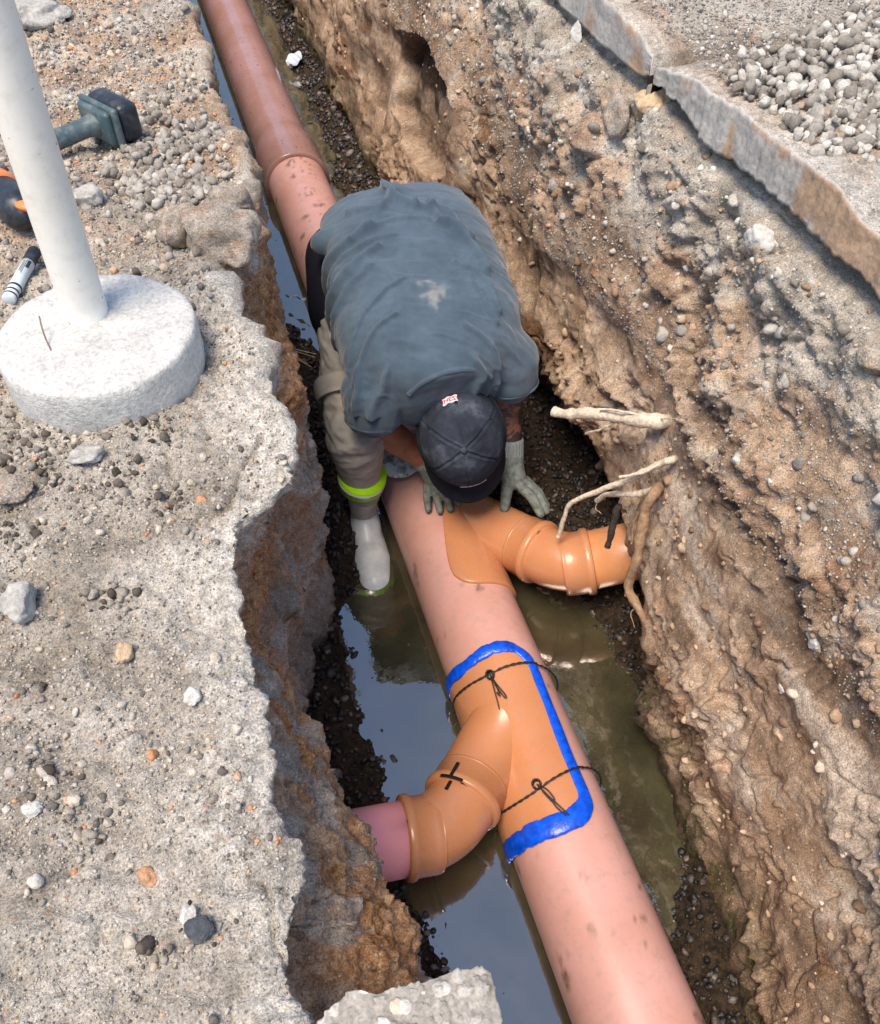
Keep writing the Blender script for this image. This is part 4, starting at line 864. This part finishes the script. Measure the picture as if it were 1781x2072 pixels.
# t-shirt
secs = [((.045, 2.19, .645), .185, .105, .13), ((.052, 2.13, .66), .206, .125, .14), ((.055, 2.02, .67), .217, .138, .13), ((.045, 1.88, .655), .226, .145, .13), ((.028, 1.74, .632), .236, .148, .13), ((.018, 1.63, .605), .225, .14, .17), ((.014, 1.55, .585), .178, .115, .17), ((.013, 1.50, .575), .10, .080, .12)]
sc_ = np.array([[*c, a, d, v] for c, a, d, v in secs]); sc_ = catmull(sc_, 44); V = []
angs = np.linspace(0, 2*np.pi, 72, endpoint=False); up_t = nrm([0, -.2, .98])
for cx, cy, cz, a, dd, vv in sc_:
    for an in angs:
        c, s = math.cos(an), math.sin(an); c = np.sign(c)*abs(c)**.82; s = np.sign(s)*abs(s)**.82
        V.append(np.array([cx+a*c, cy, cz])+up_t*(dd*s if s > 0 else vv*s))
n_s = len(angs); Fs = [tuple(f) for f in gridf(44, n_s, cv=True)]+[tuple(range(n_s))[::-1], tuple(43*n_s+i for i in range(n_s))]
slv = chain([(-.095, 1.62, .61), (-.155, 1.585, .55), (-.160, 1.575, .52)], [.10, .082, .076], 24)+chain([(.135, 1.62, .615), (.198, 1.59, .56), (.203, 1.58, .525)], [.10, .080, .073], 24)
crn = chain([P(770, 410, z=.76), P(800, 396, z=.78), P(835, 405, z=.77)], [.03, .032, .03], 16)+chain([P(655, 492, z=.70), P(690, 470, z=.72)], [.035, .04], 16)
V, F, N = remesh([(np.array(V), Fs)]+slv+crn, .0042, 22)
FOLD = [([(230, 450), (400, 470), (560, 420)], .011, .016), ([(260, 620), (350, 640), (520, 560), (600, 530)], .010, .014), ([(400, 940), (470, 850), (600, 760), (760, 690)], .006, .007), ([(330, 720), (420, 680), (560, 620)], .008, .012), ([(430, 300), (600, 330), (700, 250)], .008, .014), ([(900, 300), (1000, 400), (1150, 450)], .008, .012), ([(960, 400), (1120, 470), (1230, 600)], .010, .013), ([(1050, 600), (1200, 650), (1320, 760)], .008, .010), ([(1150, 690), (1300, 810)], .007, .010), ([(640, 180), (690, 260), (820, 330)], .010, .014), ([(470, 470), (640, 400), (900, 390)], .006, .010), ([(380, 1130), (440, 1040), (470, 960)], .007, .010), ([(1340, 1230), (1400, 1130)], .006, .008), ([(1430, 1220), (1460, 1110)], .006, .008), ([(440, 1380), (520, 1440), (620, 1400)], .007, .010), ([(450, 1180), (520, 1080), (640, 1020)], .008, .012), ([(430, 1260), (540, 1180), (700, 1140)], .007, .010), ([(1450, 1120), (1340, 1020), (1180, 960)], .007, .011), ([(1400, 960), (1290, 900), (1120, 860)], .006, .010), ([(300, 520), (480, 500), (700, 470)], .005, .009), ([(820, 330), (1000, 330), (1090, 420)], .006, .010), ([(420, 1000), (560, 890), (700, 840)], .005, .008), ([(480, 1300), (560, 1330), (640, 1300)], .006, .012)]
df = np.zeros(len(V))
for pl, am, wd_ in FOLD:
    w2 = np.array([P(566+a*.3362, 356+b_*.3362, z=.74)[:2] for a, b_ in pl]); w2 = catmull(np.c_[w2, 0*w2[:, 0]], 14)[:, :2]
    df += 2.1*am*np.exp(-(seg_dist(V[:, :2]+.006*np.stack([fbm(V, 14, 2, 503), fbm(V, 14, 2, 504)], 1), w2)/(wd_*.72))**2)*(V[:, 2] > .55)
qs = np.stack([V[:, 0]*1.0-V[:, 1]*.45, V[:, 1]*1.3+V[:, 0]*.6, V[:, 2]], 1)
df += .006*fbm(qs*np.array([.6, 1.6, 1]), 9, 3, 501)+.0015*fbm(qs*np.array([.5, 2, 1]), 22, 2, 502)+.0035*np.clip(.12-np.abs(fbm(qs*np.array([.45, 1.7, 1]), 8, 3, 505)), 0, 1)/.12*sstep(-.1, .2, fbm(V, 5, 2, 506))
V = V+N*df[:, None]
m, nt, b = mat('washed_blue_grey_cotton'); co = coord(nt); n1 = noise(nt, 7, 5, .65, co); n2 = noise(nt, 700, 2, .5, co); n3 = noise(nt, 45, 6, .7, co)
c = ramp(nt, n1, [(.3, lin(60, 75, 88)), (.7, lin(84, 101, 116))]); c = mixc(nt, .5, c, ramp(nt, n3, [(.3, g(.75)), (.7, g(1.15))]), 'MULTIPLY')
c = mixc(nt, attr(nt, 'dust'), c, lin(186, 180, 172))
nt.links.new(c, b.inputs['Base Color']); b.inputs['Roughness'].default_value = .9; b.inputs['Specular IOR Level'].default_value = .15; b.inputs['Sheen Weight'].default_value = .25
bump(nt, b, math_(nt, 'ADD', n2, math_(nt, 'MULTIPLY', n3, .8)), .35, .002); M_SHIRT = m
dc = P(566+920*.3362, 356+690*.3362, z=.77)[:2]; dq = (V[:, :2]-dc)/np.array([.030, .034]); dust = (1-sstep(.0, 1.2, np.linalg.norm(dq, axis=1)+1.0*fbm(V, 40, 4, 511)))*.36*(V[:, 2] > .6)
dust = np.maximum(dust, .0*(1-sstep(.3, 1.2, np.abs((V[:, 1]-1.60)/.05)+fbm(V, 12, 3, 512)))*(V[:, 2] > .6))
sh = part('t_shirt', (V, F), M_SHIRT, wk, attrs=dict(dust=dust))
cr = []
for a in np.linspace(.12*math.pi, .88*math.pi, 40): cr.append(np.array([.0135, 1.508, .577])+.108*math.cos(a)*LAT+math.sin(a)*.084*up_t)
part('collar', tube(cr, .0085, 10), M_SHIRT, sh)
def ringtube(c, axis, r, th, nrings=40, ell=1.0):
    axis = nrm(axis); a = nrm(np.cross(axis, [0.1, 1, .2])); b_ = np.cross(axis, a)
    p = np.array([c+r*(math.cos(t)*a+ell*math.sin(t)*b_) for t in np.linspace(0, 2*np.pi, nrings)]); return tube(p, th, 8, cap=False)
part('sleeve_hem', ringtube(A_([.205, 1.577, .497]), [.1, -.2, -1], .0675, .0042), M_SHIRT, sh)
part('sleeve_hem', ringtube(A_([-.162, 1.572, .490]), [-.1, -.2, -1], .0705, .0042), M_SHIRT, sh)
M_BLACKC = simple('black_cloth', lin(22, 22, 30), .9, .15, 200, .4, .3)
part('black_waist_piece', remesh([capsule((-.105, 2.15, .565), .098, (-.142, 1.97, .520), .096, 24), capsule((.03, 2.14, .56), .10, (.14, 2.05, .55), .09, 24)], .008, 8)[:2], M_BLACKC, wk)  # black piece showing at the waist below the shirt hem
# trousers
def folds(V, N, amp, zs, seed):
    amp = amp*(.25+.75*sstep(.2, .36, V[:, 2]))
    q = np.stack([V[:, 0], V[:, 1], V[:, 2]*zs], 1); r1 = fbm(q, 9, 3, seed); return V+N*(amp*(.5-np.abs(r1)*1.6)+amp*.35*fbm(q, 30, 2, seed+1))[:, None]
anT = A_([-.186, 1.680, .10]); 
leg1 = chain([hipL, A_([-.150, 1.84, .46]), knL, A_([-.192, 1.672, .2]), anT], [.105, .092, .078, .062, .050], 24)
leg2 = chain([hipR, knR, A_([.24, 1.89, .12])], [.105, .086, .066], 24)
V, F, N = remesh(leg1+leg2+[ellipsoid([.035, 2.06, .575], [[.165, 0, 0], [0, .115, 0], [0, 0, .125]])], .0068, 8); V = folds(V, N, .011, 2.2, 521)
M_TROU = simple('khaki_grey_work_cotton', lin(160, 155, 146), .9, .15, 18, .25, .22)
tr = part('trousers', (V, F), M_TROU, wk)
part('cuff', tube(catmull([A_([-.172, 1.79, .425]), A_([-.181, 1.745, .40])], 6), [.098, .101, .101, .100, .099, .092], 40), M_TROU, tr)
M_LIME = simple('lime_reflective_band', lin(176, 240, 20), .5, .3, 60, .1, .08); M_SILV = simple('silver_reflective_tape', lin(206, 212, 214), .3, .5, 60, .1, .1, .2)
bc_ = A_([-.190, 1.668, .172]); bd = nrm([.12, -.22, 1.])
hv = part('reflective_band', straight(bc_-bd*.026, bc_+bd*.026, [(0, .04), (.001, .0672), (.026, .0680), (.051, .0675), (.052, .05)], 48), M_LIME, tr)
part('silver_tape', straight(bc_-bd*.009, bc_+bd*.009, [(0, .05), (.0005, .0690), (.0175, .0690), (.0180, .05)], 48), M_SILV, hv)
# boots
M_BOOT = simple('muddy_white_rubber', lin(212, 215, 213), .36, .5, 22, .12, .2)
M_BOOTU = simple('worn_beige_rubber', lin(176, 168, 154), .55, .4, 24, .3, .25)
def boot(a, toe_d, m2):
    a = np.asarray(a, float); t = nrm([*toe_d, 0]); sdx = np.array([-t[1], t[0], 0]); z0 = -.125
    heel = A_([a[0], a[1], z0+.045])+t*-.03; ball = A_([a[0], a[1], z0+.042])+t*.135; toe = A_([a[0], a[1], z0+.040])+t*.205
    up_ = part('boot', remesh(chain([heel, heel+t*.07, ball, toe], [.050, .050, .060, .050], 24)+[capsule(A_([a[0], a[1], .02]), .040, A_([a[0], a[1], z0+.06]), .046, 24), capsule(A_([a[0], a[1], z0+.09])+t*.02, .046, A_([a[0], a[1], z0+.055])+t*.09, .043, 24)], .0055, 8)[:2], M_BOOT, wk)
    part('shaft', remesh([capsule(A_([a[0]-.003, a[1]-.012, .17]), .049, A_([a[0], a[1], -.005]), .0405, 28)], .006, 4)[:2], M_BOOTU, up_)
    so = []
    for k in np.linspace(0, 1, 24): so.append(heel*(1-k)+toe*k)
    V2 = []
    for zz_ in (0, .004, .016, .018):
        for an in np.linspace(0, 2*np.pi, 48, endpoint=False):
            k = .5+.5*math.cos(an); L_ = heel-t*.046+(toe-heel+t*.092)*k; wv = (.052+.012*math.sin(k*3.0)**2)*abs(math.sin(an))**.75*np.sign(math.sin(an))
            V2.append(np.array([L_[0], L_[1], z0-.006+zz_])+sdx*wv*(1.0 if zz_ < .017 else .9))
    part('sole', (np.array(V2), [tuple(f) for f in gridf(4, 48, cv=True)]+[tuple(range(48))[::-1], tuple(3*48+i for i in range(48))]), M_BOOTU, up_)
boot((-.190, 1.69), (-.12, -1), None); boot((.245, 1.93), (.15, -1), None)
# gloves
M_GLOVE = simple('grey_green_coated_glove', lin(112, 118, 113), .8, .25, 60, .8, .5); M_KNIT = simple('pale_knit', lin(150, 158, 154), .9, .15, 220, .8, .3)
def glove(wr, palm, fingers, thumb, lab, cuff_from, fr=1.0, mv=(0, 0, 0)):
    mv = A_(mv); sh_ = lambda p: A_(p)+mv; wr, palm, cuff_from = sh_(wr), sh_(palm), sh_(cuff_from); fingers = [[sh_(p) for p in f] for f in fingers]; thumb = [sh_(p) for p in thumb]
    wr, palm = A_(wr), A_(palm); ps = [capsule(wr, .034, palm, .036), ellipsoid(palm, np.eye(3)*.034)]
    for f in fingers:
        ps += chain([A_(p) for p in f], [.0155*fr, .0142*fr, .0125*fr], 12); ps += [capsule(palm, .020, A_(f[0]), .0135, 12)]
    ps += chain([palm]+[A_(p) for p in thumb], [.022, .0175, .0155, .0135], 12)
    gl = part('glove', remesh(ps, .0026, 4)[:2], M_GLOVE, wk, label=lab)
    cf = A_(cuff_from); d_ = nrm(wr-cf); rg = []
    nR, nS = 14, 96; V = []
    for i in range(nR):
        for a in np.linspace(0, 2*np.pi, nS, endpoint=False):
            pass
    a1 = nrm(np.cross(d_, [0, 1, .3])); b1 = np.cross(d_, a1)
    for i, s_ in enumerate(np.linspace(0, np.linalg.norm(wr-cf)+.015, nR)):
        for j in range(nS):
            a = 2*np.pi*j/nS; r_ = .0365+.0013*math.cos(a*24)-.003*(s_ < .003); V.append(cf+d_*s_+r_*(math.cos(a)*a1+math.sin(a)*b1))
    part('cuff', (np.array(V), gridf(nR, nS, cv=True)), M_KNIT, gl)
glove((.216, 1.568, .235), (.206, 1.512, .205), [[(.214, 1.478, .203), (.236, 1.442, .186), (.250, 1.405, .155)], [(.230, 1.486, .198), (.258, 1.455, .176), (.273, 1.42, .142)], [(.240, 1.498, .188), (.270, 1.472, .160), (.285, 1.447, .128)], [(.245, 1.512, .178), (.272, 1.494, .148), (.280, 1.478, .122)]],
      [(.182, 1.492, .192), (.170, 1.470, .176), (.160, 1.450, .160)], 'glove with spread thumb and finger on the branch pipe', (.221, 1.588, .285))
glove((-.018, 1.60, .225), (-.002, 1.568, .186), [[(.016, 1.548, .180), (.036, 1.518, .166), (.042, 1.492, .140)], [(.001, 1.545, .180), (.010, 1.508, .167), (.013, 1.478, .142)], [(-.015, 1.545, .176), (-.015, 1.508, .162), (-.015, 1.482, .139)], [(-.030, 1.552, .168), (-.040, 1.522, .154), (-.043, 1.502, .132)]],
      [(.022, 1.572, .172), (.040, 1.552, .156), (.048, 1.532, .143)], 'darker glove curled over the top of the main pipe', (-.055, 1.63, .27), .78, (.006, .026, .004))
# cap
m, nt, b = mat('faded_navy_cotton'); co = coord(nt); n1 = noise(nt, 16, 5, .65, co); n2 = noise(nt, 600, 2, .5, co)
nt.links.new(ramp(nt, n1, [(.3, lin(34, 38, 48)), (.55, lin(52, 58, 70)), (.75, lin(92, 99, 110))]), b.inputs['Base Color']); b.inputs['Roughness'].default_value = .88; b.inputs['Specular IOR Level'].default_value = .15
bump(nt, b, math_(nt, 'ADD', n2, n1), .35, .003); M_CAP = m
M_CAPD = simple('dark_cap_brim', lin(26, 30, 40), .7, .25, 60, .2, .25)
def dome(ph, th, off=0.0):
    e = math.sin(th); q = hl*math.cos(ph)*.107*e+hf*math.sin(ph)*.130*e+hu*.120*math.cos(th)*(1-.0*e)
    q = q*(1+off/np.linalg.norm(q)); return c0+q
nT, nP = 60, 180; V = []
for th in np.linspace(.03, math.pi/2+.22, nT):
    for ph in np.linspace(0, 2*np.pi, nP, endpoint=False):
        dseam = abs(((ph+math.pi/2)/(math.pi/3)+.5) % 1-.5)*math.pi/3*math.sin(th)*.1
        o_f = -.0022*math.exp(-(dseam/.0018)**2)+.0016*(math.exp(-((dseam-.005)/.002)**2))
        tt = min(th, math.pi/2); p = dome(ph, tt, o_f)-hu*max(0, th-math.pi/2)*.10
        V.append(p)
V = np.array(V); V += .0035*np.stack([fbm(V, 18, 3, 601), fbm(V, 18, 3, 602), fbm(V, 18, 3, 603)], 1)
Vt = c0+hu*.1202; V = np.vstack([V, Vt]); Fc = [tuple(f) for f in gridf(nT, nP, cv=True)]+[(len(V)-1, (j+1) % nP, j) for j in range(nP)]
cap = part('cap', (V, Fc), M_CAP, wk)
part('button', ellipsoid(c0+hu*.1215, [hl*.0085, hf*.0085, hu*.0055]), M_CAP, cap)
V = []; nb_, nr_ = 49, 12
for sgn in (0, 1):
    for ph in np.linspace(-1.15, 1.15, nb_):
        for k in np.linspace(0, 1, nr_):
            ext = .066*max(0, math.cos(ph*1.28))**.55; e_l, e_f = math.sin(ph)*(.109+ext*k*.45), math.cos(ph)*.128+ext*k
            V.append(c0+hl*e_l+hf*e_f-hu*(.016+.010*k+5.5*e_l*e_l*(.35+.65*k)*.55+.0028*sgn))
V = np.array(V); g1 = gridf(nb_, nr_); no = nb_*nr_; rim = [(i*nr_+nr_-1, (i+1)*nr_+nr_-1, no+(i+1)*nr_+nr_-1, no+i*nr_+nr_-1) for i in range(nb_-1)]
part('brim', (V, [tuple(f) for f in g1]+[tuple(f[::-1]+no) for f in g1]+rim), M_CAPD, cap)
M_WHITE = simple('white_thread', lin(222, 222, 224), .6, .3)
part('band', tube([dome(ph, math.pi/2, .0015)-hu*.012 for ph in np.linspace(0, 2*np.pi, 120)], .0065, 8, cap=False), M_CAPD, cap)
part('stripe', tube([dome(ph, math.pi/2-.10, .0035)-hu*.001 for ph in np.linspace(math.pi/2-.42, math.pi/2+.22, 24)], .0022, 8), M_WHITE, cap)
for k in range(6):
    ph = math.pi/6*(2*k+1)+math.pi/6*0; part('eyelet', ringtube(dome(ph+.26*0, .95, .0008), dome(ph, .95, 1)-dome(ph, .95, 0), .0032, .0011, 14), M_CAPD, cap)
# cloth label at the back of the cap, lettering reads from behind
ph0, th0 = -math.pi/2+.0, math.radians(60)
LXO = -.014
def on_label(x, y, off):                                   # x to the wearer's right side seen from behind, y towards the crown
    xx = x+0; th = th0-(y)/.125; return dome(-math.pi/2+(xx+LXO)/(.107*math.sin(th)), th, off)
V = []; nx_, ny_ = 15, 9
for off in (.0008, .0030):
    for i in range(nx_):
        for j in range(ny_):
            x_, y_ = -.0185+.037*i/(nx_-1), -.010+.020*j/(ny_-1); V.append(on_label(x_, y_+.0015*math.sin(i*.9), off))
gg = gridf(nx_, ny_); n0_ = nx_*ny_; per = [i*ny_ for i in range(nx_)]+[(nx_-1)*ny_+j for j in range(1, ny_)]+[i*ny_+ny_-1 for i in range(nx_-2, -1, -1)]+[j for j in range(ny_-2, 0, -1)]
side = [(per[k], per[(k+1) % len(per)], per[(k+1) % len(per)]+n0_, per[k]+n0_) for k in range(len(per))]
lb = part('label_patch', (np.array(V), [tuple(f[::-1]) for f in gg]+[tuple(f+n0_) for f in gg]+side), simple('white_patch', lin(232, 232, 234), .7, .2), cap, smooth=False)
tc = bpy.data.curves.new('lettering', 'FONT'); tc.body = 'IHEZI'; tc.size = .0165; tc.align_x = 'CENTER'; tc.align_y = 'CENTER'; tc.resolution_u = 2; tc.offset = .0004
to = bpy.data.objects.new('lettering', tc); COL.objects.link(to); dg = bpy.context.evaluated_depsgraph_get(); tm = bpy.data.meshes.new_from_object(to.evaluated_get(dg))
tv = np.array([v.co[:] for v in tm.vertices]); tf = [tuple(p.vertices) for p in tm.polygons]; bpy.data.objects.remove(to); bpy.data.curves.remove(tc); bpy.data.meshes.remove(tm)
part('lettering', (np.array([on_label(x_, y_, .0040) for x_, y_, _ in tv]), tf), simple('red_thread', lin(190, 40, 80), .7, .2), lb, smooth=False)
